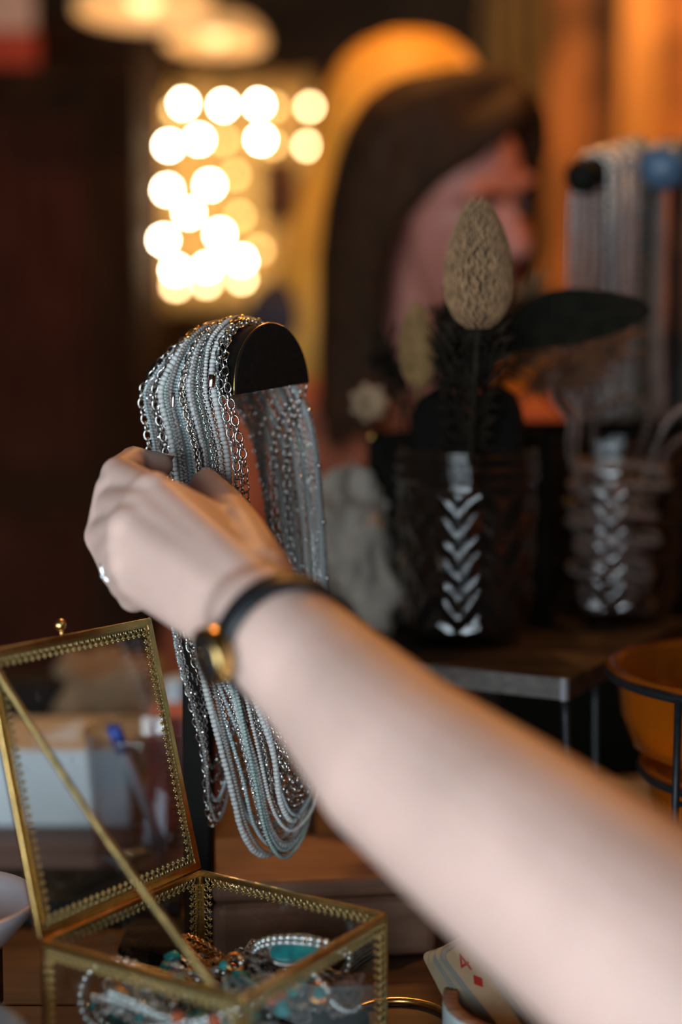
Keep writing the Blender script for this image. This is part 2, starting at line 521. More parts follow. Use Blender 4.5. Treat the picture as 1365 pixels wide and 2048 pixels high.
for z in (WIN[2] + .025, WIN[3] - .025): b.box((wx, WALL_BACK_Y - .05, z), (WIN[1] - WIN[0]) / 2, .03, .025)
win = struct(b.build('window_1', 'frame_white'))
for k, (x0, x1) in enumerate(((WIN[0] + .05, wx - .025), (wx + .025, WIN[1] - .05))):
    MB().box(((x0 + x1) / 2, WALL_BACK_Y - .05, wz), (x1 - x0) / 2, .002, (WIN[3] - WIN[2]) / 2 - .05).build('pane', 'window_pane', win)

# plastered chimney breast, post and olive drape on the right
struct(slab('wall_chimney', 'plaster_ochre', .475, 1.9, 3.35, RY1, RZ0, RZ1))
struct(slab('trim_1', 'post_wood', .625, .715, 3.26, 3.35, RZ0, RZ1, bevel=.006))
b = MB()
b.grid(lambda u, v: (.33 + .15 * u, 3.36 + .015 * math.sin(u * 18), RZ0 + .02 + (RZ1 - RZ0 - .04) * v), 24, 10, .004)
tag(b.build('curtain', 'olive_cloth'), 'olive brown curtain hanging beside the ochre plastered wall', 'curtain')

sb0 = thing('added_sideboard', 'low dark furniture added to darken the lower ochre plastered wall', 'added_sideboard', (.95, 3.06, RZ0))  # added furniture, darkens the background below the lit wall
slab('body', 'cabinet_wood', .34, 1.75, 2.90, 3.24, RZ0 + .06, .40, sb0, .005)
slab('top', 'cabinet_wood', .32, 1.77, 2.88, 3.25, .40, .43, sb0, .004)
for k in range(3):
    dr = slab('door', 'cabinet_panel', .36 + .46 * k, .80 + .46 * k, 2.886, 2.90, RZ0 + .10, .37, sb0, .003)
    MB().sphere((.77 + .46 * k, 2.876, -.1), .012).build('knob', 'brass', dr)
# dark cabinet on the left
cx0, cx1, cy0, cy1, cz1 = -1.30, -.415, 2.95, 3.40, 1.0
t = thing('cabinet', 'tall dark brown wooden cabinet with reddish door panels', 'cabinet', ((cx0 + cx1) / 2, (cy0 + cy1) / 2, RZ0))
slab('body', 'cabinet_wood', cx0, cx1, cy0 + .02, cy1, RZ0, cz1, t, .006)
slab('cornice', 'cabinet_wood', cx0 - .02, cx1 + .02, cy0 - .01, cy1, cz1, cz1 + .05, t, .008)
for k in range(2):
    xa = cx0 + .03 + k * (cx1 - cx0 - .06) / 2; xb = xa + (cx1 - cx0 - .06) / 2 - .01
    dr = slab('door', 'cabinet_wood', xa, xb, cy0 - .002, cy0 + .02, RZ0 + .08, cz1 - .05, t, .003)
    for (za, zb) in ((RZ0 + .18, .05), (.15, cz1 - .13)):
        slab('panel', 'cabinet_panel', xa + .07, xb - .07, cy0 - .008, cy0 - .002, za, zb, dr, .004)
    MB().sphere((xb - .03 if k == 0 else xa + .03, cy0 - .014, .1), .012).build('knob', 'brass', dr)

# golden curtain and the string of bulbs in front of it
b = MB()
def cur(u, v):
    x = -.49 + .42 * u
    return (x - .02 * (1 - v), 3.45 + .018 * math.sin(u * 30) + .008 * math.sin(u * 71), .50 + .56 * v)
b.grid(cur, 60, 10, .003)
t = tag(b.build('curtain', 'curtain_gold'), 'golden yellow cloth hung behind the string of glowing bulbs', 'curtain')
b = MB(); b.tube([(-.56, 3.47, 1.065), (-.03, 3.47, 1.065)], .008, 10); b.build('rod', 'black_metal', t)
b = MB(); b.box((-.15, 3.40, .78), .035, .012, .075)
pf = tag(b.build('picture', 'black_felt', bevel=.004), 'small dark picture hanging against the golden cloth', 'picture')
MB().box((-.15, 3.387, .78), .025, .002, .062).build('picture_sheet', 'cabinet_panel', pf)

emis('bulb_white', (1.0, 0.80, 0.50), 130.0)
emis('bulb_cream', (1.0, 0.66, 0.32), 34.0)
emis('bulb_gold', (1.0, 0.60, 0.20), 12.0)
BULBS = [(367, 207, 0), (447, 211, 0), (518, 209, 0), (338, 291, 0), (398, 279, 0), (522, 279, 0), (335, 380, 0),
         (420, 370, 0), (378, 426, 0), (327, 480, 0), (440, 468, 0), (352, 540, 0), (415, 536, 0), (483, 521, 0),
         (620, 214, 1), (615, 292, 1), (352, 572, 1), (413, 566, 1), (484, 558, 1), (622, 432, 2), (626, 505, 2),
         (448, 280, 2), (470, 350, 2), (480, 432, 2), (520, 500, 2), (548, 214, 2), (350, 222, 2), (546, 290, 2)]
mball = MB().sphere((0, 0, 0), .0080, 12, 8)
bm = {}
for k, nm in enumerate(('bulb_white', 'bulb_cream', 'bulb_gold')):
    bm[k] = mball.mesh('bulb'); bm[k].materials.append(MATS[nm])
sock = MB().lathe((0, 0, 0), [(.0, .026), (.006, .026), (.007, .012), (.006, .009), (.0, .009)], 10).mesh('socket')
sock.materials.append(MATS['wire_green'])
pos = [P(x, y, 3.16 + .02 * math.sin(x)) for x, y, _ in BULBS]
t = thing('string_light', 'string of round glowing bulbs looped against golden cloth', 'string lights', (-.3, 3.16, .5))
order = sorted(range(len(pos)), key=lambda i: (round(BULBS[i][1] / 75), BULBS[i][0] * (1 if round(BULBS[i][1] / 75) % 2 else -1)))
wp = []
for i, k in enumerate(order):
    wp.append(pos[k] + V((0, 0, .027)))
    if i + 1 < len(order):
        wp.append(pos[k].lerp(pos[order[i + 1]], .5) + V((0, .01, .005)))
w0 = V((-.1, 3.46, 1.06))
MB().tube(catmull([w0] + wp[0:], 6), .0014, 6).build('wire', 'wire_green', t)
I3 = M.Identity(3)
for i, p in enumerate(pos):
    bo = inst('bulb', bm[BULBS[i][2]], t, p, I3)
    inst('socket', sock, bo, p, I3).matrix_local = M.Identity(4)

# pendant lamps
emis('lamp_glow', (1.0, 0.62, 0.25), 3.0)
mat('shade_cream', (0.80, 0.60, 0.34), 0.7, noise=0.15, nscale=12, emit=(1.0, 0.62, 0.25), estr=0.30)
mat('shade_metal', (0.05, 0.04, 0.03), 0.45, 0.6, noise=0.2)
def pendant(loc, r, h, power, label, color=(1.0, 0.43, 0.105), shade='shade_metal', group=None):
    loc = V(loc)
    t = thing('pendant_lamp', label, 'lamp', loc, group)
    prof = [(.022, h), (.03, h * .96)] + [(.03 + (r - .03) * math.sin(math.pi / 2 * q / 8), h * .96 - h * .96 * (1 - math.cos(math.pi / 2 * q / 8))) for q in range(1, 9)]
    inner = [(max(a - .004, .018), z - .002) for a, z in reversed(prof)]
    MB().lathe(loc, prof + inner, 40).build('shade', shade, t)
    MB().tube([loc + V((0, 0, h - .002)), (loc.x, loc.y, RZ1 - .02)], .004, 8).build('cord', 'wire_green', t)
    MB().lathe((loc.x, loc.y, RZ1 - .03), [(0, 0), (.05, 0), (.05, .03), (0, .03)], 24).build('ceiling_rose', shade, t)
    bl = MB().sphere(loc + V((0, 0, h * .42)), .028, 14, 10).build('bulb', 'lamp_glow', t)
    MB().lathe(loc + V((0, 0, h * .42 + .02)), [(0, .05), (.016, .05), (.016, 0), (0, 0)], 14).build('socket', 'wire_green', t)
    L = point_light('lamp_light', loc + V((0, 0, h * .42 - .035)), power, color, .03)
    return t
pa = P(290, 25, 2.55); pb = P(432, 88, 2.98)
pendant(pa, .125, .07, .45, 'wide cream glass lamp hanging highest over the dark cabinet', shade='shade_cream')
pendant(pb, .105, .062, .45, 'smaller cream glass lamp hanging lower, nearer the string of bulbs', shade='shade_cream')
pendant((.52, 1.12, 1.05), .15, .12, 11.0, 'added out-of-view metal lamp warming face and arm across the table')  # unseen lamp, added to warm the face and the arm's upper edge
pendant((.05, 1.72, 1.36), .16, .13, 26.0, 'added out-of-view metal lamp lighting the golden hair of the two women')  # unseen lamp, added so the blonde hair turns golden
pendant((.88, 2.85, 1.45), .16, .13, 30.0, 'added out-of-view metal lamp lighting the ochre plastered wall')  # unseen lamp, added to light the wall and post from above

# pink and red paper banner by the cabinet
bp0 = P(10, 40, 2.7)
t = thing('banner', 'pink paper banner with a red lower half above the cabinet', 'banner', (bp0.x, bp0.y, bp0.z - .11))
slab('upper_sheet', 'banner_pink', bp0.x - .12, bp0.x + .055, bp0.y, bp0.y + .003, bp0.z - .02, bp0.z + .25, t)
slab('lower_sheet', 'banner_red', bp0.x - .12, bp0.x + .06, bp0.y - .002, bp0.y + .005, bp0.z - .085, bp0.z - .02, t)
MB().tube([(bp0.x - .03, bp0.y, bp0.z + .25), (bp0.x - .03, bp0.y, RZ1)], .002, 6).build('cord', 'wire_green', t)

# ------------------------------------------------------------------ people behind the table
def local(c, R, U, Fv):
    c, R, U, Fv = V(c), V(R), V(U), V(Fv)
    return lambda x, y, z: c + R * x + Fv * y + U * z

def add_head(b, L, ax):
    R, Fv, U = ax
    b.sphere(L(0, -.012, .035), (.074, .092, .083), 20, 14, (R, Fv, U))
    b.sphere(L(0, .028, -.03), (.060, .058, .085), 20, 14, (R, Fv, U))
    b.sphere(L(0, .034, -.082), (.043, .044, .033), 16, 10, (R, Fv, U))
    b.sphere(L(0, .064, -.100), .017, 12, 8)
    b.capsule(L(0, .082, .012), L(0, .104, -.028), .007, .012)
    for s in (-1, 1):
        b.sphere(L(s * .034, .056, -.030), .028, 14, 10)
        b.sphere(L(s * .076, -.008, -.008), (.010, .020, .031), 12, 8, (R, Fv, U))
        b.sphere(L(s * .012, .094, -.030), .008, 10, 8)
    b.capsule(L(-.042, .070, .026), L(.042, .070, .026), .013, .013)
    b.capsule(L(0, -.025, -.05), L(0, -.045, -.20), .050, .054)

def add_face_parts(o, L, ax):
    R, Fv, U = ax
    for s in (-1, 1):
        e = MB().sphere(L(s * .032, .069, .002), .0115, 14, 10).build('eye', 'eye_white_shaded', o)
        MB().sphere(L(s * .032, .0755, -.001), .0065, 10, 8).build('iris', 'eye_dark', e)
        MB().chain([L(s * .014, .088, .022), L(s * .034, .086, .028), L(s * .052, .073, .022)], [.004, .0045, .003], 8).build('eyebrow', 'hair_brown', o)
    MB().chain([L(-.022, .080, -.066), L(0, .090, -.063), L(.022, .080, -.066)], [.004, .0075, .004], 10).build('lips', 'lips', o)

def add_hand(b, w, d, n, side, s=1.0, curl=.5):
    """palm and five fingers from wrist w along d; n = back-of-hand normal"""
    w, d, n = V(w), V(d).normalized(), V(n)
    n = (n - d * n.dot(d)).normalized(); x = d.cross(n) * side
    for k, (o, ln, r) in enumerate(((-.030, .070, .0085), (-.010, .078, .009), (.010, .073, .0088), (.028, .058, .0075))):
        kn = w + d * (.085 * s) + x * (o * s)
        b.capsule(w + x * (o * .6 * s) + d * .01, kn, .014 * s, .012 * s)
        p = kn; an = 0
        for q, f in enumerate((.45, .30, .25)):
            an += curl
            nx = p + (d * math.cos(an) - n * math.sin(an)) * (ln * f * s)
            b.capsule(p, nx, r * s * (1 - .08 * q), r * s * (1 - .08 * (q + 1)), 10)
            p = nx
    t0 = w + d * .025 - x * (.024 * s); t1 = t0 + (d * .6 - x * .7 - n * .3).normalized() * .045 * s
    t2 = t1 + (d * .85 - x * .3 - n * .35).normalized() * .033 * s
    b.capsule(t0, t1, .014 * s, .011 * s); b.capsule(t1, t2, .0105 * s, .008 * s)

def smooth_hair(guides, voxel=.006, caps=()):
    b = MB()
    for c, r, A in caps: b.sphere(c, r, 24, 16, A)
    for pts, rs in guides:
        c = catmull(pts, 5); n = len(c)
        q = [rs[0] + (rs[1] - rs[0]) * min(1, 3 * i / n) if i < n * .6 else rs[1] + (rs[2] - rs[1]) * (i / n - .6) / .4 for i in range(n)]
        b.chain(c[::2] + [c[-1]], q[::2] + [q[-1]], 8)
    return remesh(b, voxel, 5)

# --- seated woman in a rust top, dark brown hair, face turned down to the right
hc = P(893, 405, 1.50)
Fh = V((.69, -.67, -.27)).normalized()
Uh = V((-.10, -.22, .97)); Uh = (Uh - Fh * Uh.dot(Fh)).normalized()
Rh = Fh.cross(Uh)
L = local(hc, Rh, Uh, Fh); ax = (Rh, Fh, Uh)
b = MB(); add_head(b, L, ax)
nk = L(0, -.045, -.20)
sh = V((nk.x - .02, nk.y + .03, nk.z - .05))          # base of the neck
b.capsule(nk, sh, .052, .06)
hip = V((sh.x - .02, sh.y + .12, -.24))
SL = sh + V((-.165, -.02, -.035)); SR = sh + V((.165, .02, -.035))
b.capsule(sh, SL, .055, .048); b.capsule(sh, SR, .055, .048)
b.chain([sh + V((0, 0, -.04)), sh.lerp(hip, .45), hip], [.095, .10, .13], 18)
for s_, S in ((-1, SL), (1, SR)):
    el = S + V((s_ * .05, -.10, -.27)); wr = el + V((-s_ * .07, -.19, -.05))
    b.chain([S, el, wr], [.046, .036, .024]); add_hand(b, wr, (-s_ * .25, -1, -.1), (0, 0, 1), s_, .9, .35)
for s_ in (-1, 1):
    h0 = hip + V((s_ * .09, -.02, -.03)); kn = h0 + V((s_ * .02, -.36, .0)); an = V((kn.x, kn.y + .03, RZ0 + .07))
    b.chain([h0, kn, an], [.088, .062, .042]); b.capsule(an + V((0, .03, -.035)), an + V((0, -.13, -.045)), .034, .026)
body = remesh(b, .0045, 4).build('person', 'skin_face')
tag(body, 'woman in a rust top with long dark brown hair, looking down beside dried flowers', 'person')
add_face_parts(body, L, ax)
b = MB()                                                # rust top
b.chain([sh + V((0, .005, -.03)), sh.lerp(hip, .45), hip + V((0, 0, -.04))], [.102, .112, .142], 20)
for s_, S in ((-1, SL), (1, SR)):
    el = S + V((s_ * .05, -.10, -.27)); b.capsule(sh, S, .060, .058); b.chain([S, el], [.058, .048])
remesh(b, .008, 4).build('blouse', 'rust_top', body)
b = MB()
for s_ in (-1, 1):
    h0 = hip + V((s_ * .09, -.02, -.03)); kn = h0 + V((s_ * .02, -.36, .0)); an = V((kn.x, kn.y + .03, RZ0 + .09))
    b.chain([h0, kn, an], [.097, .072, .054])
remesh(b, .010, 3).build('trousers', 'dark_denim', body)
G = []                                                   # hair: from a side parting, over the crown and down
random.seed(3)
for k in range(46):
    a = math.radians(2 + 186 * k / 45.0)               # round the head from her far temple over the back to the near temple
    sx, sy = math.cos(a), -math.sin(a)
    top = L(-.022 + .012 * sx, .045 + .03 * sy, .125)
    j = lambda s: random.uniform(-s, s)
    m1 = L(sx * .066, .006 + sy * .075, .100)
    m2 = L(sx * .094 + j(.003), -.004 + sy * .105, .030 + j(.01))
    m3 = L(sx * .095 + j(.005), -.020 + sy * .104, -.06 + j(.01))
    m4 = L(sx * .098 + j(.008), -.030 + sy * .096, -.15 + j(.01)); m5 = m4 + V((j(.012) + sx * Rh.x * .01, j(.01), -.09 + j(.02)))
    G.append(([top, m1, m2, m3, m4, m5], (.015, .018, .007)))
for k in range(14):                                      # sweep of hair across the forehead, covering the near temple and ear
    q = k / 13
    top = L(-.024, .070 - .02 * q, .118 - .004 * q)
    m1 = L(.018 + .012 * q, .090 - .03 * q, .096 - .005 * q)
    m2 = L(.056 + .016 * q, .052 - .035 * q, .060 - .02 * q)
    m3 = L(.083 + .008 * q, .000 - .03 * q, -.01 - .02 * q); m4 = L(.088 + .006 * q, -.012 - .04 * q, -.12); m5 = m4 + V((0, 0, -.12))
    G.append(([top, m1, m2, m3, m4, m5], (.012, .014, .006)))
for k in range(8):                                       # the far side falls beside the cheek
    q = k / 7
    G.append(([L(-.024, .070 - .03 * q, .118), L(-.055, .072 - .03 * q, .085), L(-.080, .050 - .04 * q, .02), L(-.087, .046 - .04 * q, -.05), L(-.084, .040 - .04 * q, -.12), L(-.078, .02 - .03 * q, -.2)], (.011, .012, .006)))
smooth_hair(G, caps=[(L(0, -.030, .042), (.084, .090, .086), ax), (L(.018, -.002, .070), (.060, .072, .060), ax)]).build('hair', 'hair_brown', body)
# stool she sits on
st = V((hip.x, hip.y - .03, RZ0))
t = thing('stool', 'round wooden stool under the seated woman', 'stool', st)
zt = hip.z - .184
MB().lathe((st.x, st.y, zt - .035), [(0, 0), (.17, 0), (.18, .012), (.18, .026), (.165, .035), (0, .035)], 32).build('seat', 'table_wood', t)
for a in range(4):
    an = math.pi / 4 + a * math.pi / 2
    MB().tube([V((st.x + .11 * math.cos(an), st.y + .11 * math.sin(an), zt - .034)), V((st.x + .17 * math.cos(an), st.y + .17 * math.sin(an), RZ0))], [.017, .013], 10).build('leg', 'table_wood', t)

# --- woman with long golden hair standing behind her, back to the table
hc2 = P(812, 262, 2.02)
Fh = V((.05, 1, -.05)).normalized(); Uh = V((0, .05, 1)); Uh = (Uh - Fh * Uh.dot(Fh)).normalized(); Rh = Fh.cross(Uh)
L2 = local(hc2, Rh, Uh, Fh); ax = (Rh, Fh, Uh)
b = MB(); add_head(b, L2, ax)
nk = L2(0, -.045, -.20); sh = nk + V((0, 0, -.04)); b.capsule(nk, sh, .052, .06)
hip = V((sh.x, sh.y + .01, RZ0 + .82))
b.chain([sh + V((0, 0, -.05)), sh.lerp(hip, .55), hip], [.095, .10, .135], 18)
for s_ in (-1, 1):
    S = sh + V((s_ * .165, 0, -.03)); el = S + V((s_ * .05, .04, -.27)); wr = el + V((-s_ * .03, .12, -.18))
    b.capsule(sh, S, .055, .048); b.chain([S, el, wr], [.046, .036, .024]); add_hand(b, wr, (0, .4, -1), (s_, 0, 0), s_, .9, .35)
    h0 = hip + V((s_ * .09, 0, -.04)); kn = V((h0.x, h0.y, RZ0 + .46)); an = V((kn.x, kn.y - .01, RZ0 + .07))
    b.chain([h0, kn, an], [.088, .06, .04]); b.capsule(an + V((0, -.03, -.035)), an + V((0, .13, -.045)), .034, .026)
body2 = remesh(b, .005, 4).build('person', 'skin_face')
tag(body2, 'person with long golden blonde hair standing behind the seated woman', 'person')
add_face_parts(body2, L2, ax)
b = MB()
b.chain([sh + V((0, 0, -.03)), sh.lerp(hip, .55), hip + V((0, 0, -.05))], [.102, .110, .148], 20)
for s_ in (-1, 1):
    S = sh + V((s_ * .165, 0, -.03)); el = S + V((s_ * .05, .04, -.27)); wr = el + V((-s_ * .03, .12, -.18))
    b.capsule(sh, S, .06, .058); b.chain([S, el, wr.lerp(el, .1)], [.056, .046, .034])
remesh(b, .008, 4).build('sweater', 'navy_top', body2)
b = MB()
for s_ in (-1, 1):
    h0 = hip + V((s_ * .09, 0, -.04)); kn = V((h0.x, h0.y, RZ0 + .46)); an = V((kn.x, kn.y - .01, RZ0 + .09))
    b.chain([h0, kn, an], [.097, .072, .056])
remesh(b, .010, 3).build('trousers', 'dark_denim', body2)
G = []
for k in range(56):
    a = math.radians(8 + 164 * k / 55.0) if k < 36 else math.radians(-5 + 190 * (k - 36) / 19.0)
    o = 0 if k < 36 else .012
    sx, sy = math.cos(a), -math.sin(a)
    j = lambda s: random.uniform(-s, s)
    G.append(([L2(.006 * sx, .03, .124), L2(sx * .070, .0 + sy * .07, .100 - .3 * o), L2(sx * .106 + j(.004), -.005 + sy * .105, .020),
               L2(sx * .128 + j(.008), -.015 + sy * .105, -.08), L2(sx * .158 + j(.012), -.03 + sy * .10, -.20),
               L2(sx * .188 + j(.012), -.03 + sy * .10, -.30), L2(sx * .185 + j(.012), -.02 + sy * .09, -.40 + j(.03))], (.016, .019, .008)))
smooth_hair(G, .007).build('hair', 'hair_blonde', body2)

# ------------------------------------------------------------------ table and riser
TX0, TX1, TY0, TY1 = -.85, .95, .20, 1.28
t = thing('table', 'dark brown plank table under the jewellery display', 'table', ((TX0 + TX1) / 2, (TY0 + TY1) / 2, RZ0))
n = 9; pw = (TY1 - TY0) / n
for k in range(n):
    slab('plank', 'table_wood', TX0, TX1, TY0 + k * pw + .0008, TY0 + (k + 1) * pw - .0008, -.03, -.0004 * (k % 3), t, .0012)
slab('apron', 'table_wood', TX0 + .06, TX1 - .06, TY0 + .06, TY1 - .06, -.10, -.031, t)
for x in (TX0 + .08, TX1 - .08):
    for y in (TY0 + .08, TY1 - .08):
        slab('leg', 'table_wood', x - .03, x + .03, y - .03, y + .03, RZ0, -.031, t, .003)

S = P(1140, 1357, .80); ZS = S.z
A1 = on_z(800, 1322, ZS) - S; A1.z = 0; A1.normalize()         # along the front edge, to the left
A2 = V((-A1.y, A1.x, 0));
if A2.y < 0: A2 = -A2                                            # along the right edge, away
RL, RD, RT_ = .175, .245, .0128
def rp(a, d, z=0.0): return S + A1 * a + A2 * d + V((0, 0, z))
t = thing('display_riser', 'dark wooden riser shelf on thin black metal legs carrying the jars', 'riser', V((*(rp(RL / 2, RD / 2).xy), 0)))
MB().box(rp(RL / 2, RD / 2, -RT_ / 2), RL / 2, RD / 2, RT_ / 2, A1, A2).build('shelf_board', 'riser_wood', t, bevel=.0008)
MB().box(rp(RL / 2, -.0006, -RT_ / 2), RL / 2, .0007, RT_ / 2 - .0004, A1, A2).build('edge_strip', 'riser_edge', t)
MB().box(rp(.003, -.0016, -RT_ / 2), .0016, .0006, RT_ / 2, A1, A2).build('corner_trim', 'stone_grey', t)
for a in (.004, RL - .004):
    for (d0, d1) in ((.004, .055), (RD - .055, RD - .004)):
        pts = [rp(a, d0, -RT_), rp(a - (.004 if a < .1 else -.004), d0 + .006, -ZS + .004 + .0), rp(a - (.004 if a < .1 else -.004), d1 - .006, -ZS + .004), rp(a, d1, -RT_)]
        MB().tube(catmull([pts[0], pts[0].lerp(pts[1], .9), pts[1].lerp(pts[2], .12), pts[1].lerp(pts[2], .88), pts[2].lerp(pts[3], .1), pts[3]], 6), .0022, 8).build('leg', 'black_metal', t)

# ------------------------------------------------------------------ chevron glass jars
def jar(loc, rb, rt, h, label, ncol, pitch):
    loc = V(loc)
    t = thing('glass_jar', label, 'jar', loc)
    zs = [.0] + [.001 + .010 * q / 5 for q in range(6)] + [.012 + (h - .034) * q / 84 for q in range(85)]
    def prof_r(z):
        r = rb + (rt - rb) * z / h
        return r * (.86 + .14 * math.sin(math.pi / 2 * min(1, z / .012)))
    prof = [(.0005, 0)] + [(prof_r(z), z) for z in zs]
    z0 = h - .021
    for (dz, dr) in ((0, 0), (.0015, .0016), (.004, .0016), (.0055, .0), (.008, -.0002), (.0095, .0014), (.012, .0014), (.0135, .0), (.016, 0), (.0175, .001), (.0195, .001), (.021, -.0005)):
        prof.append((rt + dr, z0 + dz))
    def fn(th, r, z):
        if z < .010 or z > h - .024: return r
        u = th / (2 * math.pi) * ncol + .30; u = abs(2 * (u - math.floor(u)) - 1)
        ph = (z / pitch + .75 * u) % 1.0
        w = min(1, (z - .010) / .006, (h - .024 - z) / .006)
        return r + w * (.0036 * (1 - abs(2 * ph - 1)) ** 1.2 - .0006 - .0010 * abs(2 * u - 1))
    MB().lathe(loc, prof, 180, fn=fn).build('outer_wall', 'jar_glass', t)
    inner = [(rt - .0008, h - .0005), (rt - .003, h - .002)] + [(rb + (rt - rb) * q / 10 - .004, .006 + (h - .012) * q / 10) for q in range(10, -1, -1)] + [(rb * .8, .0035), (.0005, .003)]
    MB().lathe(loc, inner, 64).build('inner_wall', 'jar_inner', t)
    return t
JA = on_z(942, 1300, ZS); JA = V((JA.x, JA.y + .035, ZS))
JB = on_z(1248, 1252, ZS); JB = V((JB.x - .002, JB.y + .035, ZS))
JAr, JBr = .0395, .043
jar(JA, JAr, .0455, .125, 'clear chevron-cut glass jar packed with black soft cases', 9, .026)
jar(JB, JBr, .0485, .130, 'clear chevron-cut glass jar filled with strings of smoky beads', 9, .026)

def soft_case(c, hw, ht, h, rot, lean, label):
    c = V(c); x = V((math.cos(rot), math.sin(rot), 0)); y = V((-math.sin(rot), math.cos(rot), 0))
    b = MB(); vs = []; rows = 22; nn = 20
    for j in range(rows):
        v = j / (rows - 1)
        k = min(1, math.sqrt(max(0, 1 - max(0, (v - .82) / .18) ** 2))) * min(1, .75 + 3 * v)
        k = max(k, .02)
        for i in range(nn):
            a = 2 * math.pi * i / nn
            ca, sa = math.cos(a), math.sin(a)
            vs.append(c + x * (hw * k * math.copysign(abs(ca) ** .8, ca)) + y * (ht * k * math.copysign(abs(sa) ** .8, sa)) + V((lean[0] * v, lean[1] * v, h * v)))
    fs = [(j * nn + i, j * nn + (i + 1) % nn, (j + 1) * nn + (i + 1) % nn, (j + 1) * nn + i) for j in range(rows - 1) for i in range(nn)]
    fs += [tuple(range(nn - 1, -1, -1)), tuple((rows - 1) * nn + i for i in range(nn))]
    b.add(vs, fs)
    o = tag(b.build('soft_case', 'black_felt'), label, 'case')
    return o
zi = ZS + .0045
soft_case(JA + V((-.0165, -.008, zi - ZS)), .0185, .013, .160, .15, (-.003, .002), 'wider black soft case with rounded top standing in the chevron jar')
soft_case(JA + V((.0175, -.006, zi - ZS)), .0168, .013, .162, -.1, (.002, .002), 'narrower black soft case with rounded top standing in the chevron jar')
soft_case(JA + V((0, .017, zi - ZS)), .030, .014, .112, 0, (0, 0), 'low black soft case lying behind two rounded cases in the jar')

# planter behind the jar with dried flowers
PL = on_z(925, 1225, ZS); PY = JA.y + .052
px0 = P(738, 900, PY).x; px1 = JB.x - .0497
t = thing('planter', 'square black planter box behind the jars', 'planter', ((px0 + px1) / 2, PY + .045, ZS))
zt = P(760, 868, PY).z
b = MB()
w2, d2 = (px1 - px0) / 2, .045; cxp, cyp = (px0 + px1) / 2, PY + .045
for (x, y, hx, hy) in ((cxp, cyp - d2 + .003, w2, .003), (cxp, cyp + d2 - .003, w2, .003), (cxp - w2 + .003, cyp, .003, d2 - .006), (cxp + w2 - .003, cyp, .003, d2 - .006)):
    b.box((x, y, (ZS + zt) / 2), hx, hy, (zt - ZS) / 2)
b.build('wall', 'planter_black', t)
MB().box((cxp, cyp, zt - .012), w2 - .006, d2 - .006, .004).build('soil', 'dried_brown', t)
MB().sphere((cxp - w2 + .002, cyp - d2 - .001, zt - .002), .0024).build('rim_glint', 'brass', t)  # glint on the planter rim, modelled as a small brass ball

def seed_head(base, tip, r, label, m, mdark, rows=36, per=30, stem_to=None, spike=.0042, cat='seed head'):
    base, tip = V(base), V(tip); ax = tip - base; Ln = ax.length; x, y, z = frame_from(ax)
    t = thing('dried_seed_head', label, cat, stem_to if stem_to else base)
    def rr(v): return r * max(.06, math.sin(math.pi * min(1, (.004 + .996 * v)) ** .70) ** .66)
    prof = [(max(.0006, rr(v) * .9), v * Ln) for v in [q / 22 for q in range(23)]]
    MB().lathe(base, prof, 24, ax).build('core', mdark, t)
    b = MB()
    for j in range(rows):
        v = (j + .5) / rows
        R0 = rr(v) * .88
        cnt = max(5, int(per * rr(v) / r))
        for i in range(cnt):
            a = 2 * math.pi * (i + .5 * (j % 2)) / cnt + random.uniform(-.05, .05)
            d = x * math.cos(a) + y * math.sin(a); tg = -x * math.sin(a) + y * math.cos(a)
            p = base + z * (v * Ln) + d * R0; w = math.pi * R0 / cnt * .8
            o = p + d * (spike * .55) + z * spike
            u = p + d * (spike * .55)
            b.add([p - tg * w, p + tg * w, u + tg * w * .7 + z * spike * .2, u - tg * w * .7 + z * spike * .2, o], [(0, 1, 2, 3), (3, 2, 4), (0, 3, 4), (1, 4, 2)], False)
    o = b.build('bracts', m, t); o['kind'] = 'stuff'
    if stem_to:
        MB().tube(catmull([stem_to, V(stem_to).lerp(base, .5) + V((0, .006, 0)), base + z * .004], 6), .0018, 8).build('stem', mdark, t)
    return t
soil = V((cxp, cyp, zt - .008))
seed_head(P(958, 660, .80), P(957, 404, .79), .0198, 'large pointed tan seed head rising from the chevron jar', 'dried_tan', 'dried_dark', 40, 40, JA + V((.0, .031, .012)))
seed_head(P(838, 775, .88), P(833, 606, .87), .0112, 'small blunt yellow seed head beside the large tan one', 'dried_yellow', 'dried_yellow', 30, 26, soil + V((-.025, -.01, 0)), .003)

def leaf(path, wmax, label, m, side, curl=.15):
    pts = catmull(path, 8); n = len(pts); side = V(side).normalized()
    def fn(u, v):
        i = min(n - 1, int(round(v * (n - 1))))
        w = wmax * (math.sin(math.pi * min(1, v * .93 + .06)) ** .75)
        up = (pts[min(i + 1, n - 1)] - pts[max(i - 1, 0)]).normalized().cross(side)
        return pts[i] + side * ((u - .5) * 2 * w) + up * (curl * w * (2 * u - 1) ** 2)
    b = MB(); b.grid(fn, 9, n, .0009)
    return b
b = leaf([P(1000, 690, .91), P(1080, 645, .90), P(1190, 632, .90), P(1302, 620, .91)], .0185, '', '', (0, .25, 1))
t = thing('dried_leaf', 'broad dark pointed leaf spreading sideways from the planter', 'leaf', soil)
b.build('blade', 'leaf_dark', t)
MB().tube(catmull([soil + V((.02, 0, 0)), P(975, 790, .94), P(1000, 690, .91), P(1190, 632, .899), P(1298, 620, .909)], 6), .0014, 6).build('stem', 'dried_dark', t)
random.seed(21)
